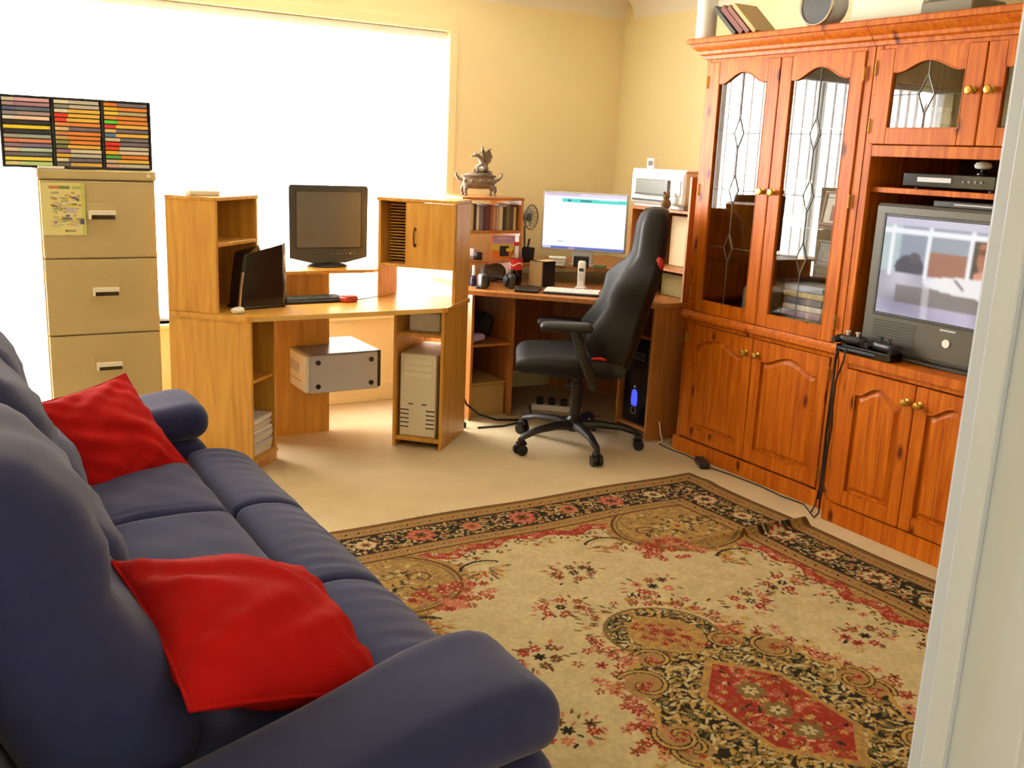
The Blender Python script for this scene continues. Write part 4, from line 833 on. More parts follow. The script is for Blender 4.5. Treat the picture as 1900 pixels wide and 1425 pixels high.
def dragon():
    t = thing('dragon_censer', 'antique bronze incense burner with a winged dragon lid on the brown tower', 'ornament', (*l2w2(1.125, .24), 1.2215), math.radians(-14)); t.scale = (.92, .92, .86)
    MB().lathe([(0, .045), (.05, .045), (.085, .06), (.098, .09), (.088, .115), (.097, .125), (.10, .132), (.09, .134), (.07, .125), (0, .120)], 28, sx=1.12, sy=.62).build('bowl', M_bronze, t)
    MB().lathe([(.088, .132), (.08, .140), (.055, .148), (.03, .152), (0, .153)], 24, sx=1.1, sy=.62).build('lid', M_bronze, t)
    for sx in (-1, 1):
        for sy in (-1, 1):
            l = MB(); l.tube([(sx*.065, sy*.03, .065), (sx*.092, sy*.042, .05), (sx*.095, sy*.044, .03), (sx*.088, sy*.042, .012), (sx*.094, sy*.045, 0)], [.014, .016, .010, .007, .013], 8); l.build('foot', M_bronze, t)
        h = MB(); h.tube([(sx*.10, 0, .095), (sx*.125, 0, .105), (sx*.142, 0, .125), (sx*.148, 0, .143), (sx*.138, 0, .149)], [.012, .010, .009, .007, .003], 8); h.build('handle', M_bronze, t)
    for k in range(7):
        a = k*PI/6+PI; s = MB(); s.ell((.105*math.cos(a), .062*math.sin(a), .095), (.014, .008, .014), 10, 6); s.build('boss', M_bronze, t)
    dp = []
    b = MB(); b.tube([(-.035, 0, .160), (.02, -.01, .160), (.035, 0, .178), (.03, .005, .205), (.012, .0, .232), (-.005, -.005, .252), (-.022, -.012, .262), (-.040, -.018, .254)], [.012, .018, .025, .024, .018, .013, .014, .005], 10); b.ell((-.024, -.012, .263), (.017, .012, .012), 10, 6); b.ell((-.046, -.02, .255), (.012, .007, .006), 8, 6); b.tube([(-.012, -.006, .270), (.002, -.002, .284)], [.004, .001], 6); b.tube([(-.012, -.018, .270), (.004, -.022, .284)], [.004, .001], 6); b.build('dragon_body', M_bronze, t)
    for k, (sx, top) in enumerate(((-1, (.005, -.035, .315)), (1, (.072, .03, .302)))):
        p0 = Vector((.028, .012*sx, .215)); tp = Vector(top); md = (p0+tp)/2+Vector((-.006, .0, .022)); w = MB()
        w.tube([p0, md, tp, tp+Vector((.018, 0, .002))], [.006, .006, .004, .0015], 6)
        for f in (.35, .65): w.tube([tp*(1-f*.3)+md*(f*.3), p0*(f)+tp*(1-f)+Vector((.035, 0, -.03))], [.0035, .0015], 5)
        lo = [p0+Vector((.016, 0, -.035)), md+Vector((.036, .0, -.055)), tp+Vector((.016, 0, -.045)), tp]; hi = [p0, md, tp, tp+Vector((.004, 0, 0))]
        w.loft([[h_, l_, l_+Vector((0, .004, 0)), h_+Vector((0, .004, 0))] for h_, l_ in zip(hi, lo)]); w.build('wing', M_bronze, t)
    tl = MB(); tl.tube([(.03, .01, .17), (.055, .02, .158), (.075, .0, .150), (.06, -.03, .142), (.02, -.048, .140), (-.01, -.055, .134)], [.014, .013, .011, .009, .007, .003], 8); tl.build('tail', M_bronze, t)
    for sx in (-1, 1): l = MB(); l.tube([(.01, .016*sx, .20), (-.012, .02*sx, .188), (-.022, .02*sx, .154)], [.009, .007, .006], 6); l.build('foreleg', M_bronze, t)
dragon()

# ------------------------------------------------------------------ swivel chair
def chair():
    fwd = math.atan2(.52, -.85); t = thing('gaming_chair', 'black leather high-back swivel chair with armrests at the brown desk', 'chair', (-1.10, -1.26, 0), fwd)
    for k in range(5):
        a = math.radians(183+72*k)-fwd; ca, sa = math.cos(a), math.sin(a)
        def loc(r, z, s=0): return (r*ca-s*sa, r*sa+s*ca, z)
        rings = []
        for r, z, w, h in ((.02, .115, .030, .028), (.12, .125, .026, .022), (.24, .115, .021, .018), (.325, .090, .018, .016), (.345, .075, .012, .012)):
            rings.append([loc(r, z+h*math.cos(q*PI/4)*1.0, w*math.sin(q*PI/4)) for q in range(8)])
        lg = MB(); lg.loft(rings); lg = lg.build('base_leg', M_black, t)
        w = MB()
        for s in (-.017, .017): w.cyl(loc(.335, .028, s-.010), loc(.335, .028, s+.010), .0275, n=18)
        w.cyl(loc(.335, .028, -.02), loc(.335, .028, .02), .010, n=10); w.cyl(loc(.325, .045, 0), loc(.325, .09, 0), .008, n=8); w.tube([loc(.310, .05), loc(.318, .062), loc(.335, .066), loc(.352, .058)], .015, 8); w.build('caster', M_black, lg)
    MB().lathe([(0, .09), (.042, .09), (.045, .10), (.045, .15), (.036, .16), (.032, .165)], 24).build('hub', M_black, t)
    MB().lathe([(.030, .15), (.030, .34), (.024, .345), (.024, .40), (0, .40)], 20).build('gas_column', M_black, t)
    MB().box(-.11, .12, -.09, .09, .385, .42, .01).build('seat_mechanism', M_black, t)
    lv = MB(); lv.tube([(.04, .08, .40), (.05, .20, .39), (.06, .25, .385)], .006, 8); lv.rbox((.06, .27, .384), (.014, .03, .008), .007, 6); lv.build('tilt_lever', M_black, t)
    def fs(p):
        x, y, z = p; e = min(1, abs(y)/.25)
        z += (.012*e**2 if z > 0 else 0)-.02*max(0, (x-.10)/.17)**2*(1 if z < 0 else .8)+(.03*max(0, (x-.05)/.2) if z < 0 else 0)
        return (x, y*(1-.12*max(0, (-x-.05)/.2)), z)
    MB().rbox((.055, 0, .455), (.265, .25, .052), .05, 18, fs).build('seat', M_leather, t)
    for s in (-1, 1): b = MB(); b.tube([(-.20, s*.20, .50), (-.15, s*.215, .512), (-.10, s*.222, .515), (-.05, s*.225, .512)], [.008, .012, .012, .005], 8); b.build('seat_piping', M_red, t)
    # backrest loft: z, back x, front x (centre), bolster depth, half width
    prof = [(.40, -.235, -.165, .02, .15), (.45, -.262, -.15, .06, .205), (.52, -.282, -.14, .13, .250), (.58, -.297, -.14, .165, .268), (.64, -.312, -.15, .165, .268), (.70, -.327, -.165, .13, .258), (.76, -.342, -.18, .10, .255), (.82, -.357, -.195, .10, .265), (.88, -.372, -.21, .105, .275), (.925, -.384, -.228, .085, .255), (.965, -.393, -.247, .05, .205), (1.01, -.40, -.262, .035, .165), (1.08, -.405, -.268, .033, .150), (1.15, -.408, -.272, .03, .142), (1.20, -.405, -.28, .02, .125), (1.228, -.395, -.295, .01, .10), (1.238, -.375, -.32, 0, .06)]
    rings = []
    for z, xb, xf_, bo, w in prof:
        R = []; n = 40
        for k in range(n):
            a = 2*PI*k/n; c, s = math.cos(a), math.sin(a); y = w*math.copysign(abs(s)**.75, s); e = abs(y)/w
            if c >= 0: x = (xf_+xb)/2+((xf_-xb)/2)*c**.55+bo*(math.exp(-((e-.80)/.2)**2))*c**.35
            else: x = (xf_+xb)/2+((xf_-xb)/2)*-(abs(c)**.6)+.035*e**2*min(1, bo/.06)
            R.append((x, y, z))
        rings.append(R)
    b = MB(); b.loft(rings); bk = b.build('backrest', M_leather, t, ang=60)
    for s in (-1, 1):
        e = MB(); e.ell((-.345, s*.158, .975), (.026, .026, .036), 14, 8); e.build('harness_slot', M_red, bk)
    lb = MB(); lb.rbox((-.17, 0, .68), (.05, .13, .09), .045, 8, None, Matrix.Rotation(math.radians(-10), 3, 'Y')); lb.build('lumbar_pad', M_leather, bk)
    for s in (-1, 1):
        dz = 0 if s > 0 else -.075
        ar = MB(); ar.tube([(-.06, s*.20, .395), (-.06, s*.285, .385), (-.05, s*.30, .42), (.0, s*.30, .53+dz/2), (.045, s*.30, .655+dz)], [.014, .020, .024, .026, .020], 10); a_ = ar.build('arm_post', M_black, t)
        def fp(p, s=s): return (p[0], p[1]+.012*s*math.cos(p[0]*8)-.01*s, p[2]-.9*max(0, abs(p[0])-.06)**2)
        p = MB(); p.rbox((.085, s*.30, .675+dz), (.125, .047, .022), .021, 12, fp); p.build('arm_pad', M_black, a_)
        hg = MB(); hg.box(-.22, -.02, s*.205-.006, s*.205+.006, .42, .47, .004); hg.cyl((-.17, s*.20, .47), (-.17, s*.225, .47), .035, n=18); hg.build('recline_hinge', M_black, t)
chair()

# ------------------------------------------------------------------ pine wall units
def arch(tt): return (.5-.5*math.cos(2*PI*min(1, max(0, (tt-.08)/.84))))**.8
def door(par, x0, x1, z0, z1, yf, kind, st=.058, ah=.045, knob=None, hinge=None, diamonds=()):
    th = .022; rtop = .05; n = 22; f = MB(); rb = .062
    f.box(x0, x0+st, yf, yf+th, z0, z1, .003); f.box(x1-st, x1, yf, yf+th, z0, z1, .003); f.box(x0+st, x1-st, yf, yf+th, z0, z0+rb, .002)
    ia, ib = x0+st, x1-st
    crv = [(ib-(ib-ia)*k/n, z1-rtop-ah*(1-arch(k/n))) for k in range(n+1)]
    f.prism([(ia, z1-.001), (ib, z1-.001)]+crv, yf+.001, yf+th, 'y'); d = f.build('door', M_pine, par)
    bead = MB(); pts = [(p[0], yf+.001, p[1]) for p in crv]; bead.tube([(ib, yf+.001, z0+rb)]+pts+[(ia, yf+.001, z0+rb), (ib, yf+.001, z0+rb)], .003, 6); bead.build('moulding', M_pine, d)
    poly = [(ia+.0005, z0+rb+.0005), (ib-.0005, z0+rb+.0005)]+[(p[0], p[1]-.0005) for p in crv]
    if kind == 'glass':
        g = MB(); g.prism(poly, yf+.010, yf+.0125, 'y'); g.build('glass_pane', M_cabglass, d, smooth=False)
        cx = (ia+ib)/2; ztop = z1-rtop; ld = MB(); zz = [z0+rb]
        yl = yf+.0085
        for (zc, dh, dw) in sorted(diamonds):
            ld.tube([(cx, yl, zz[-1]), (cx, yl, zc-dh)], .0022, 5)
            for (ax, az, bx_, bz) in ((cx, zc-dh, cx+dw, zc), (cx+dw, zc, cx, zc+dh), (cx, zc+dh, cx-dw, zc), (cx-dw, zc, cx, zc-dh)): ld.tube([(ax, yl, az), (bx_, yl, bz)], .0024, 5)
            ld.tube([(ia, yl, zc), (cx-dw, yl, zc)], .0016, 5); ld.tube([(cx+dw, yl, zc), (ib, yl, zc)], .0016, 5); zz.append(zc+dh)
            bv = MB(); i_ = .72; O = [(cx, zc-dh), (cx+dw, zc), (cx, zc+dh), (cx-dw, zc)]; In = [(cx+(p[0]-cx)*i_, zc+(p[1]-zc)*i_) for p in O]
            bv.add([(p[0], yl+.001, p[1]) for p in O]+[(p[0], yl-.004, p[1]) for p in In], [(0, 1, 5, 4), (1, 2, 6, 5), (2, 3, 7, 6), (3, 0, 4, 7), (4, 5, 6, 7)]); bv.build('bevelled_diamond', M_bevel, d, smooth=False)
        ld.tube([(cx, yl, zz[-1]), (cx, yl, ztop)], .0022, 5); ld.build('leading', M_lead, d)
    else:
        p = MB(); p.prism(poly, yf+.012, yf+.018, 'y'); p.build('panel', M_pine, d)
        cx, cz = (ia+ib)/2, (z0+rb+z1-rtop)/2; ins = .030
        def inset(q, k): return (max(ia+k, min(ib-k, q[0])), max(z0+rb+k, q[1]-k) if q[1] > cz else z0+rb+k)
        p1 = [inset(q, .012) for q in poly]; p2 = [inset(q, ins) for q in poly]
        pr = MB(); pr.loft([[(q[0], yf+.0125, q[1]) for q in p1], [(q[0], yf+.004, q[1]) for q in p2]]); pr.build('raised_panel', M_pine, d, smooth=False)
        jn = MB()
        for fx in (.36, .68): xx = ia+(ib-ia)*fx; jn.box(xx-.0008, xx+.0008, yf+.0036, yf+.006, z0+rb+ins+.002, z1-rtop-ah-ins, 0)
        jn.build('board_joint', M_pined, d)
    if knob:
        kx, kz = knob; k = MB(); k.lathe([(.0, 0), (.013, 0), (.014, .003), (.007, .006), (.006, .014), (.013, .019), (.016, .025), (.013, .031), (0, .033)], 16); k.xf(Matrix.Translation((kx, yf, kz)) @ Matrix.Rotation(PI/2, 4, 'X')); k.build('knob', M_brass, d)
    if hinge is not None:
        for hz in (z0+.09, (z0+z1)/2, z1-.09) if z1-z0 > .8 else (z0+.07, z1-.07):
            h = MB(); h.cyl((hinge, yf-.003, hz-.022), (hinge, yf-.003, hz+.022), .005, n=8); h.ell((hinge, yf-.003, hz+.025), (.005, .005, .005), 8, 6); h.ell((hinge, yf-.003, hz-.025), (.005, .005, .005), 8, 6); h.build('hinge', M_brass, d)
def crown(t, x0, x1, lret, rret):
    # stepped cornice profile (y forward negative, z)
    prof = [(0, 1.94), (-.012, 1.94), (-.016, 1.955), (-.030, 1.962), (-.034, 1.975), (-.055, 1.99), (-.062, 2.005), (-.075, 2.008), (-.075, 2.026), (-.068, 2.032), (0, 2.032)]
    c = MB(); c.loft([[(x0+(p[0] if lret else 0), p[0], p[1]) for p in prof], [(x1-(p[0] if rret else 0), p[0], p[1]) for p in prof]])
    if lret: c.loft([[(x0+p[0], p[0] if i else 0, p[1]) for i, p in enumerate(prof)], [(x0+p[0], .60, p[1]) for p in prof]])
    c.build('cornice', M_pine, t)
def display_cabinet():
    t = thing('display_cabinet', 'orange stained pine display cabinet with two leaded glass doors over panel doors', 'cabinet', (-.62, -1.50, 0), -PI/2)
    w, dp = .985, .60
    def P(name, *b, m=M_pine): mb = MB(); mb.box(*b, b=.002); return mb.build(name, m, t)
    P('plinth', -.012, w, -.012, .02, 0, .075); P('side_panel', 0, .02, 0.001, dp, 0, 1.94); P('side_panel', w-.02, w, .001, dp, 0, 1.94); P('back_board', .02, w-.02, dp-.012, dp, .02, 1.94, m=M_pined)
    P('face_stile', 0, .03, 0, .022, .075, 1.94); P('face_stile', w-.04, w, 0, .022, .075, 1.94); P('top_rail', .03, w-.04, 0.001, .022, 1.91, 1.94); P('mid_shelf', .02, w-.02, .022, dp-.012, .69, .71); P('bottom_shelf', .02, w-.02, .022, dp-.012, .075, .09); P('top_board', 0, w, 0, dp, 1.94, 1.955)
    mm = MB(); mm.loft([[(x, y, z) for y, z in ((.02, .675), (-.008, .675), (-.012, .69), (-.026, .70), (-.026, .714), (-.014, .722), (-.008, .735), (.02, .735))] for x in (-.015, w)]); mm.build('waist_moulding', M_pine, t)
    crown(t, 0, w, True, False)
    dz = ((1.07, .07, .030), (1.34, .07, .030), (1.60, .07, .030))
    door(t, .03, .487, .737, 1.925, -.008, 'glass', st=.072, ah=.05, knob=(.458, 1.345), hinge=.027, diamonds=dz); door(t, .491, .945, .737, 1.925, -.008, 'glass', st=.066, ah=.05, knob=(.525, 1.345), hinge=.95, diamonds=dz)
    door(t, .03, .487, .085, .672, -.008, 'panel', knob=(.452, .60), hinge=.027); door(t, .491, .945, .085, .672, -.008, 'panel', knob=(.527, .60), hinge=.95)
    for z in (1.00, 1.20, 1.62): MB().box(.022, w-.022, .03, dp-.02, z, z+.006, .0008).build('glass_shelf', M_shelfglass, t)
    return t
display_cabinet()
def tv_cabinet():
    t = thing('television_cabinet', 'orange stained pine television cabinet with an open screen alcove and small leaded doors', 'cabinet', (-.62, -2.488, 0), -PI/2)
    w, dp = 1.075, .60
    def P(name, *b, m=M_pine): mb = MB(); mb.box(*b, b=.002); return mb.build(name, m, t)
    # base with canted corners
    def cant(z0, z1, o=0): mb = MB(); mb.prism([(0, .55), (0, 0-o*.4), (.085-o*.2, -.08-o), (w-.085+o*.2, -.08-o), (w, 0-o*.4), (w, .55)], z0, z1); return mb
    cant(0, .085, .012).build('plinth', M_pine, t); cant(.69, .725, .014).build('base_top', M_pine, t)
    P('base_side', 0, .02, .0, .55, .085, .69); P('base_side', w-.02, w, 0, .55, .085, .69); P('face_stile', .088, .118, -.08, -.06, .085, .69); P('face_stile', w-.118, w-.088, -.08, -.06, .085, .69); P('base_rail', .118, w-.118, -.08, -.062, .668, .69)
    for sx in (0, 1):
        mb = MB(); a, b = ((0.002, .002), (.088, -.078)); 
        if sx: a, b = ((w-.002, .002), (w-.088, -.078))
        dx, dy = b[0]-a[0], b[1]-a[1]; mb.prism([a, b, (b[0]+(.012 if not sx else -.012), b[1]+.012), (a[0]+(.012 if not sx else -.012), a[1]+.012)], .085, .69); 
        for k in (.3, .5, .7): mb.cyl((a[0]+dx*k, a[1]+dy*k, .12), (a[0]+dx*k, a[1]+dy*k, .66), .006, n=8)
        mb.build('corner_pilaster', M_pine, t)
    MB().box(.02, w-.02, -.055, .54, .10, .115, .001).build('base_shelf', M_pined, t)
    door(t, .12, .452, .09, .664, -.09, 'panel', st=.055, knob=(.425, .595)); door(t, .456, .79, .09, .664, -.09, 'panel', st=.055, knob=(.483, .595)); P('base_panel', .794, w-.12, -.086, -.07, .09, .664)
    # upper part
    P('side_panel', 0, .022, .001, dp, .725, 1.94); P('side_panel', w-.022, w, .001, dp, .725, 1.94); P('back_board', .022, w-.022, dp-.012, dp, .725, 1.94, m=M_pined)
    P('face_stile', 0, .035, 0, .022, .725, 1.94); P('face_stile', w-.035, w, 0, .022, .725, 1.94); P('alcove_rail', .035, w-.035, 0, .022, 1.515, 1.56); P('alcove_ceiling', .022, w-.022, .022, dp-.012, 1.54, 1.556); P('alcove_shelf', .022, w-.022, .03, dp-.012, 1.375, 1.397); P('top_rail', .035, w-.035, 0.001, .022, 1.915, 1.94); P('top_board', 0, w, 0, dp, 1.94, 1.955)
    dz = ((1.75, .075, .035),)
    door(t, .022, .49, 1.563, 1.925, -.008, 'glass', st=.075, ah=.04, knob=(.455, 1.758), hinge=.018, diamonds=dz); door(t, .495, w-.022, 1.563, 1.925, -.008, 'glass', st=.075, ah=.04, knob=(.53, 1.758), hinge=w-.018, diamonds=dz)
    crown(t, 0, w, False, True)
tv_cabinet()
def tvset():
    t = thing('television', 'bulky silver-grey television showing a bright picture in the pine alcove', 'television', (-.615, -2.575, .7255), -PI/2)
    w, h = .80, .61
    b = MB(); b.box(0, w, 0, .12, .012, h, .012); b.loft([[(.03, .12, .04), (w-.03, .12, .04), (w-.03, .12, h-.03), (.03, .12, h-.03)], [(.18, .46, .10), (w-.18, .46, .10), (w-.18, .46, h-.14), (.18, .46, h-.14)]]); b.build('tv_casing', M_silver, t)
    MB().box(.03, w-.03, .0, .40, 0, .014, .003).build('tv_foot', M_dgrey, t)
    sx0, sx1, sz0, sz1 = .06, w-.06, .180, .560
    r = MB()
    for a in ((sx0-.012, sx0, sz0-.012, sz1+.012), (sx1, sx1+.012, sz0-.012, sz1+.012)): r.box(a[0], a[1], -.006, .002, a[2], a[3], .002)
    r.box(sx0, sx1, -.006, .002, sz0-.012, sz0, .002); r.box(sx0, sx1, -.006, .002, sz1, sz1+.012, .002); r.build('screen_rim', M_dgrey, t)
    n, m_ = 72, 110; yy, xx = np.meshgrid(np.linspace(0, 1, n), np.linspace(0, 1, m_), indexing='ij'); g = np.zeros((n, m_, 3)); g[:] = (150, 160, 176)
    nz = vnoise((n, m_), 7, 21); nz2 = vnoise((n, m_), 16, 22)
    g[yy > .55] = (176, 172, 184); k = yy > .55; g[k] += ((nz2[k]-.5)*90)[:, None]
    k = (yy > .68) & (yy < .88) & (xx > .12); g[k] = (132, 124, 126); g[k] += ((nz2[k]-.5)*30)[:, None]; k = (yy > .86); g[k] = (182, 176, 200); g[k] += ((nz2[k]-.5)*70)[:, None]
    g[(yy < .56) & (xx < .12)] = (186, 202, 204); k = (((xx-.20)/.10)**2+((yy-.50)/.13)**2 < 1) & (yy < .56); g[k] = (84, 84, 96); k = ((xx-.23)/.04)**2+((yy-.40)/.06)**2 < 1; g[k] = (96, 92, 100)
    k = (xx > .32) & (xx < .56) & (yy > .32) & (yy < .56); g[k] = (160, 108, 92); k = (xx > .57) & (xx < .82) & (yy < .56) & (yy > .12); g[k] = (70, 60, 60)
    k = ((xx-.70)/.085)**2+((yy-.30)/.20)**2 < 1; g[k] = (178, 112, 92); g[k & (yy < .18)] = (60, 44, 40); g[k & (abs(yy-.26) < .025)] = (120, 70, 60); k = ((xx-.70)/.09)**2+((yy-.50)/.07)**2 < 1; g[k] = (216, 150, 130)
    for x0 in (.065, .315, .575, .835): g[(np.abs(xx-x0) < .014) & (yy < .60)] = (244, 246, 252)
    g[(np.abs(yy-.13) < .028)] = (246, 246, 252); g[yy < .08] = (206, 202, 224)
    k = ((xx-.72)/.42)**2+((yy-.62)/.10)**2 < 1; g[k] = (240, 238, 240); k = ((xx-.33)/.025)**2 < 1; g[k & (yy > .55)] = g[k & (yy > .55)]*.5+np.array([236, 232, 240])*.5; k = (np.abs((xx-.52)-(yy-.58)*.6) < .008) & (yy > .55) & (yy < .66); g[k] = (110, 104, 116)
    for _ in range(1): q = np.pad(g, ((1, 1), (1, 1), (0, 0)), 'edge'); g = (q[:-2, 1:-1]+q[2:, 1:-1]+q[1:-1, :-2]+q[1:-1, 2:]+2*g)/6
    u = np.linspace(sx0, sx1, m_); v = np.linspace(sz1, sz0, n); X, Z = np.meshgrid(u, v); bul = -.010*(1-((X-(sx0+sx1)/2)/.34)**2)*(1-((Z-.37)/.19)**2)
    color_grid('tv_screen', np.stack([X, -.001+bul*.8, Z], -1), g, attr_mat('tv_picture', .15, emit=.95), t)
    MB().cyl((.40, -.004, .105), (.40, .003, .105), .016, n=24).build('power_button', M_whitep, t); MB().box(.365, .435, -.002, .002, .150, .157, .001).build('maker_badge', M_lgrey, t)
    for s in (0, 1):
        x0 = .06 if not s else w-.26; sp = MB()
        for i in range(10): sp.box(x0, x0+.20, -.0025, .002, .045+i*.011, .050+i*.011, .0008)
        sp.build('speaker_grille', M_dgrey, t)
    MB().box(.02, w-.02, -.001, .003, .026, .036, .001).build('lower_groove', M_dgrey, t)
tvset()
def tv_things():
    def tl(s, y): return (-.62+y, -2.488-s)
    t = thing('disc_player', 'black disc player with a silver front strip on the alcove shelf above the television', 'player', (*tl(.36, .20), 1.3975), -PI/2); MB().box(-.20, .20, -.15, .15, .008, .062, .004).build('player_case', M_blackg, t)
    for sx in (-.16, .16): MB().cyl((sx, -.10, 0), (sx, -.10, .008), .014, n=12).build('player_foot', M_black, t)
    MB().box(-.13, .02, -.153, -.149, .028, .046, .001).build('silver_strip', M_lgrey, t)
    for i in range(4): MB().cyl((.07+i*.025, -.153, .036), (.07+i*.025, -.149, .036), .006, n=10).build('player_button', M_grey, t)
    t = thing('sensor_dome', 'small white dome on a black stalk resting on the disc player', 'gadget', (*tl(.455, .12), 1.4605)); MB().lathe([(0, 0), (.02, 0), (.02, .006), (.007, .012), (.006, .020)], 16).build('stalk', M_black, t); MB().lathe([(.006, .02), (.026, .024), (.032, .034), (.026, .045), (.01, .050), (0, .051)], 20).build('dome', M_whitep, t)
    t = thing('flat_receiver', 'flat dark receiver lying on top of the silver television', 'receiver', (*tl(.53, .075), 1.3365), -PI/2); MB().box(-.19, .19, -.06, .05, 0, .024, .003).build('receiver_case', mat('ink_plastic', S(30, 28, 40), .3), t); MB().box(-.10, .18, -.062, -.059, .010, .015, .0008).build('bright_edge', M_lgrey, t)
    t = thing('game_console', 'flat black game console on the pine ledge in front of the television', 'console', (*tl(.185, -.045), .7255), -PI/2); MB().box(-.14, .13, -.040, .040, 0, .032, .004).build('console_case', M_blackg, t); MB().box(-.13, .06, -.042, -.039, .012, .022, .001).build('console_strip', mat('steel_blue_plastic', S(60, 70, 86), .4), t)
    for i, (s, yy, rz) in enumerate(((.10, -.045, .15), (.262, -.045, -.15))):
        t = thing('game_controller', ('black game controller lying on the flat console', 'black game controller leaning at the console end by the television')[i], 'controller', (*tl(s, yy), .758), -PI/2+rz); b = MB(); b.rbox((0, 0, .02), (.055, .03, .018), .016, 8); 
        for sx in (-1, 1): b.tube([(sx*.045, 0, .02), (sx*.062, -.02, .018), (sx*.066, -.045, .014)], [.018, .017, .012], 8)
        b.build('controller_body', M_black, t)
        for sx in (-1, 1): st = MB(); st.cyl((sx*.022, -.01, .036), (sx*.022, -.01, .052), .006, n=8); st.cyl((sx*.022, -.01, .05), (sx*.022, -.01, .056), .010, n=12); st.build('thumbstick', M_lgrey if i == 0 else M_dgrey, t)
    # cables down the cabinet side
    def cable(label, pts, r=.0035, mm=M_cable): o = MB().tube(pts, r, 7).build('hanging_cable', mm); tag(o, label, 'cable')
    cable('black cable bundle hanging in the gap between the two pine cabinets', [(-.65, -2.51, .742), (-.655, -2.498, .70), (-.648, -2.492, .55), (-.646, -2.488, .35), (-.644, -2.490, .20), (-.640, -2.485, .10), (-.642, -2.482, .05)], .006)
    cable('black cable draped down the television cabinet pilaster to the carpet', [(-.715, -2.60, .748), (-.724, -2.60, .735), (-.7225, -2.598, .70), (-.700, -2.55, .60), (-.694, -2.545, .50), (-.700, -2.56, .40), (-.692, -2.545, .30), (-.70, -2.545, .18), (-.716, -2.555, .10), (-.73, -2.57, .03), (-.74, -2.56, .006)], .0035)
    cable('second black cable draped beside the pilaster from the game console', [(-.70, -2.56, .745), (-.712, -2.556, .735), (-.706, -2.54, .70), (-.682, -2.525, .55), (-.678, -2.53, .35), (-.68, -2.52, .15), (-.70, -2.52, .04), (-.71, -2.51, .005)], .003)
    cable('thin dark cable lying on the carpet along the pine plinth', [(-.70, -1.86, .012), (-.665, -1.98, .005), (-.655, -2.15, .005), (-.668, -2.30, .005), (-.655, -2.42, .005), (-.72, -2.52, .005), (-.745, -2.56, .005)], .003)
    cable('thin dark cable lying on the carpet at the display cabinet corner', [(-.66, -1.42, .005), (-.665, -1.52, .005), (-.655, -1.62, .005), (-.68, -1.72, .012)], .003)
    t = thing('power_adapter', 'black power adapter lying on the carpet beside the pine plinth', 'adapter', (-.690, -1.79, 0), math.radians(62)); MB().box(-.065, .065, -.025, .025, 0, .03, .006).build('adapter_case', M_black, t)
tv_things()
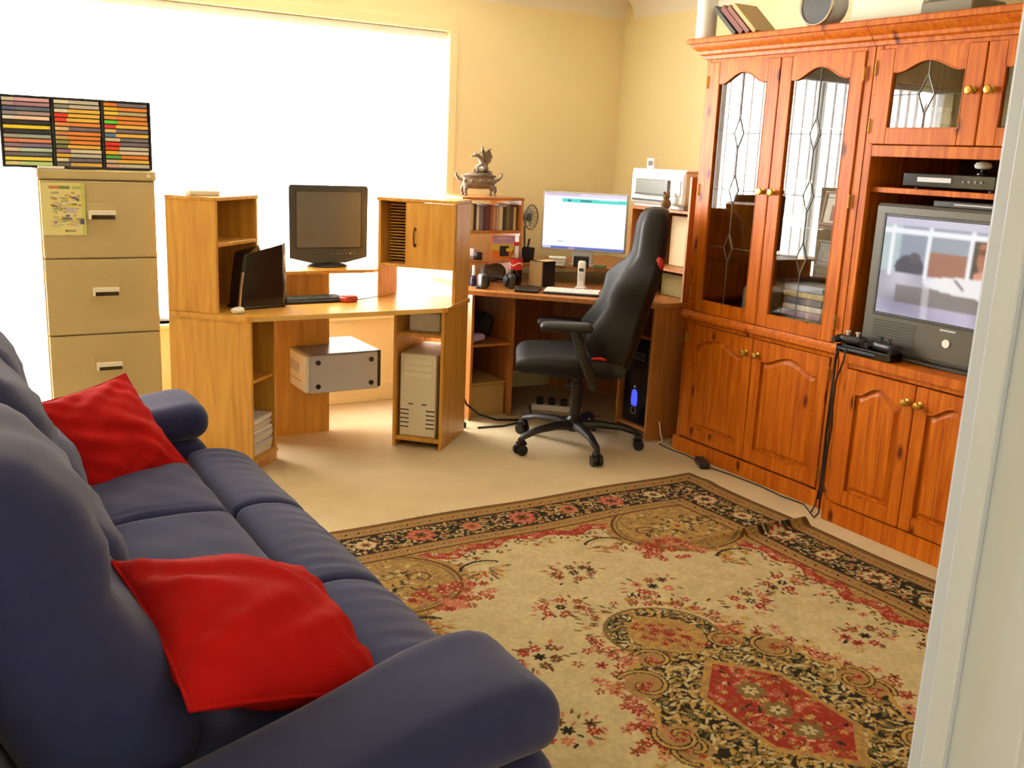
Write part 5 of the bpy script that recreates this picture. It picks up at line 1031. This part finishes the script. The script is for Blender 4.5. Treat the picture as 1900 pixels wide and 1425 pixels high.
def on_and_in_cabinets():
    def dl(s, y): return (-.62+y, -1.50-s)
    Zt = 2.0325; Zs = (1.0065, 1.2065)
    # on top of the units
    t = thing('white_cylinder_vase', 'tall plain white cylinder vase standing on the end of the pine cabinet', 'vase', (*dl(-.028, .0), Zt)); MB().lathe([(0, 0), (.046, 0), (.048, .004), (.048, .36), (.044, .364), (.042, .36), (.042, .01), (0, .01)], 28).build('vase_wall', M_whitep, t)
    for i, (nm, c, h, th) in enumerate((('dark green', (50, 54, 38), .20, .020), ('maroon', (110, 40, 34), .19, .026), ('brown', (120, 66, 40), .19, .022), ('ochre', (178, 150, 90), .20, .020))):
        b = MB(); b.mi = 0; b.box(-h, 0, -.07, .07, 0, th, .0015); b.mi = 1; b.box(-h-.0004, -.003, -.067, .067, .002, th-.002, .0005)
        o = b.build('leaning_book', [mat('lean_%d' % i, S(*c), .5), M_paper]); x, y = dl(.185+.043*i, .05); o.location = (x, y, Zt+.002); o.rotation_euler = (0, math.radians(40), -PI/2); tag(o, '%s book leaning at a slant on top of the pine cabinet' % nm, 'book', 'books leaning on the cabinet top')
    t = thing('round_speaker', 'round silver-rimmed black speaker standing on top of the pine cabinet', 'speaker', (*dl(.635, .02), Zt), -PI/2)
    m_ = MB(); m_.lathe([(.0, .0), (.085, 0), (.098, -.015), (.10, -.04), (.08, -.10), (.05, -.13), (0, -.13)], 30); m_.xf(Matrix.Translation((0, 0, .102)) @ Matrix.Rotation(PI/2, 4, 'X')); m_.build('speaker_shell', M_lgrey, t)
    m_ = MB(); m_.lathe([(.084, .0), (.08, -.02), (.05, -.03), (.03, -.02), (0, -.012)], 30); m_.xf(Matrix.Translation((0, -.003, .102)) @ Matrix.Rotation(PI/2, 4, 'X')); m_.build('speaker_cone', M_dgrey, t)
    m_ = MB(); m_.tube([(.088*math.cos(a), -.004, .102+.088*math.sin(a)) for a in [i*2*PI/32 for i in range(33)]], .006, 8); m_.build('speaker_rim', M_chrome, t); MB().box(-.05, .05, .02, .12, 0, .012, .003).build('speaker_foot', M_dgrey, t)
    o = MB().box(-.18, .18, -.12, .12, 0, .145, .012).build('white_styrofoam_box', mat('off_white_board', S(226, 224, 206), .7)); at(o, (*dl(.985, .15), Zt), -PI/2); tag(o, 'off-white lidded box on top of the pine cabinets beside the round speaker', 'box')
    def tl(s, y): return (-.62+y, -2.488-s)
    b = MB(); b.box(-.11, .11, -.10, .10, 0, .05, .006); b.box(-.09, -.02, -.09, .05, .05, .11, .005); o = b.build('grey_gadget_pile', mat('grey_olive_plastic', S(120, 112, 92), .5)); at(o, (*tl(.305, .08), Zt), -PI/2); tag(o, 'low grey olive appliance on top of the television cabinet', 'appliance')
    t = thing('dark_dish', 'dark glazed dish tilted on a stand on top of the television cabinet', 'dish', (*tl(.78, .03), Zt), -PI/2)
    m_ = MB(); m_.lathe([(0, 0), (.06, .004), (.12, .018), (.155, .036), (.15, .041), (.115, .025), (.06, .012), (0, .008)], 30); m_.xf(Matrix.Translation((0, .0, .150)) @ Matrix.Rotation(math.radians(72), 4, 'X')); m_.build('dish_body', mat('teal_glaze', S(40, 60, 66), .2), t)
    for sx in (-.08, .08): MB().tube([(sx, -.06, .005), (sx, .02, .006), (sx, .07, .10)], .004, 6).build('stand_wire', M_brass, t)
    # inside the display cabinet
    def frame(label, s, y, z, w, h, g, fm):
        t = thing('photo_frame', label, 'photo frame', (*dl(s, y), z), -PI/2, None); R = Matrix.Rotation(math.radians(-10), 4, 'X')
        b = MB(); b.box(-w/2, w/2, 0, .012, 0, .014, .002); b.box(-w/2, w/2, 0, .012, h-.014, h, .002); b.box(-w/2, -w/2+.014, 0, .012, .014, h-.014, .002); b.box(w/2-.014, w/2, 0, .012, .014, h-.014, .002); b.box(-w/2+.004, w/2-.004, .008, .014, .004, h-.004, .001); b.xf(R); b.build('frame_border', fm, t)
        n, m_ = g.shape[:2]; u = np.linspace(-w/2+.014, w/2-.014, m_); v = np.linspace(h-.014, .014, n); X, Z = np.meshgrid(u, v); a = math.radians(-10); P = np.stack([X, .006*math.cos(a)-Z*math.sin(a), .006*math.sin(a)+Z*math.cos(a)], -1); color_grid('photo_print', P, g, attr_mat('photo_print', .3), t)
        st = MB(); st.tube([(0, .012+h*.11, h*.62), (0, .05+h*.2, 0.003)], .004, 6); st.build('frame_prop', M_black, t)
    g = np.zeros((20, 28, 3)); g[:] = (226, 224, 222); g[8:18, 6:14] = (150, 90, 90); g[10:18, 14:24] = (130, 150, 200); g[4:9, 8:12] = (190, 150, 130); frame('landscape photo of people in a dark red frame behind the leaded glass', .70, .22, Zs[1], .21, .16, g, mat('dark_red_frame', S(110, 40, 40), .4))
    g = np.zeros((20, 16, 3)); g[:] = (70, 140, 136); g[4:16, 5:11] = (120, 150, 110); g[:5] = (120, 166, 160); frame('teal picture in a plain frame on the upper glass shelf', .17, .28, Zs[1], .13, .16, g, M_dgrey)
    g = np.zeros((24, 14, 3)); g[:] = (120, 116, 112); g[6:20, 4:10] = (70, 64, 64); frame('tall grey portrait in a silver frame on the upper glass shelf', .40, .26, Zs[1], .13, .20, g, M_chrome)
    g = np.zeros((18, 24, 3)); g[:] = (96, 100, 130); g[6:14, 6:18] = (150, 130, 150); frame('violet toned photo in a black frame on the lower glass shelf', .60, .30, Zs[0], .17, .13, g, M_black)
    def vessel(name, label, cat, s, y, z, prof, m): t = thing(name, label, cat, (*dl(s, y), z)); MB().lathe(prof, 22).build('wall', m, t)
    gl = glass('ornament_glass', (.9, .95, .95, 1), 1.5); navy = mat('navy_glaze', S(40, 50, 80), .2); wht = mat('white_china', S(232, 230, 226), .25)
    goblet = [(0, 0), (.028, 0), (.028, .003), (.005, .008), (.004, .05), (.02, .065), (.030, .09), (.028, .12), (.026, .12), (.027, .09), (.017, .068), (0, .062)]
    vessel('wine_goblet', 'clear stemmed goblet beside the red framed photo', 'glass', .845, .14, Zs[1], goblet, gl); vessel('wine_goblet', 'clear stemmed goblet on the lower glass shelf near the violet photo', 'glass', .75, .13, Zs[0], goblet, gl)
    vessel('white_china_cup', 'small white china cup at the end of the lower glass shelf', 'cup', .87, .14, Zs[0], [(0, 0), (.018, 0), (.022, .005), (.034, .05), (.032, .05), (.02, .008), (0, .006)], wht)
    vessel('dark_bottle_vase', 'dark blue bottle vase on the upper glass shelf by the right hinge', 'vase', .90, .28, Zs[1], [(0, 0), (.03, 0), (.038, .04), (.03, .09), (.014, .12), (.014, .16), (.02, .17), (0, .168)], navy)
    b = MB(); b.rbox((0, 0, .095), (.085, .06, .095), .03, 8); o = b.build('grey_tea_tin', mat('patterned_tin', S(160, 168, 160), .4, .4, var=.5, vscale=45)); at(o, (*dl(.37, .14), .7105), -PI/2); tag(o, 'patterned grey green tin on the cabinet floor behind the leaded glass', 'tin')
    z = .7105
    for i in range(8):
        hh = .027+.004*(i % 2); cc = [('blue', (120, 134, 176)), ('grey', (166, 166, 170)), ('green', (122, 136, 110)), ('mauve', (168, 150, 178)), ('white', (214, 214, 216)), ('slate', (104, 114, 140)), ('sand', (190, 176, 146)), ('pale blue', (160, 178, 206))][i]
        o = MB().box(-.12+.004*(i % 3), .12-.005*(i % 2), -.085, .085, 0, hh, .006).build('folded_linen', mat('linen_%d' % i, S(*cc[1]), .8, var=.45, vscale=45)); at(o, (*dl(.69, .15), z), -PI/2); z += hh+.0004
        tag(o, '%s patterned folded linen in the pile inside the display cabinet' % cc[0], 'linen', 'folded linen in the cabinet')
    b = MB(); b.rbox((0, 0, .10), (.06, .05, .10), .03, 8); o = b.build('flower_tin', mat('flower_tin', S(150, 164, 116), .5, var=.6, vscale=50)); at(o, (*dl(.875, .15), .7105), -PI/2); tag(o, 'green flowered tin next to the folded linen', 'tin')
    t = thing('red_figurine', 'small red and gold figurine on the lower glass shelf', 'figurine', (*dl(.22, .25), Zs[0])); m_ = MB(); m_.lathe([(0, 0), (.03, 0), (.032, .01), (.02, .04), (.012, .06), (0, .062)], 16); m_.build('robe', mat('red_glaze', S(150, 40, 36), .3), t); m_ = MB(); m_.ell((0, 0, .072), (.012, .012, .014), 12, 8); m_.build('head', M_brass, t)
    # behind the small television cabinet doors
    vessel('glass_bowl', 'clear glass bowl behind the small leaded door', 'bowl', 1.28, .20, 1.5565, [(0, 0), (.04, 0), (.04, .005), (.07, .04), (.09, .09), (.087, .09), (.066, .042), (0, .008)], gl)
    vessel('white_china_jug', 'white china jug behind the small leaded door', 'jug', 1.14, .25, 1.5565, [(0, 0), (.04, 0), (.055, .05), (.05, .11), (.035, .14), (.042, .16), (.038, .16), (.03, .14), (0, .13)], wht)
on_and_in_cabinets()
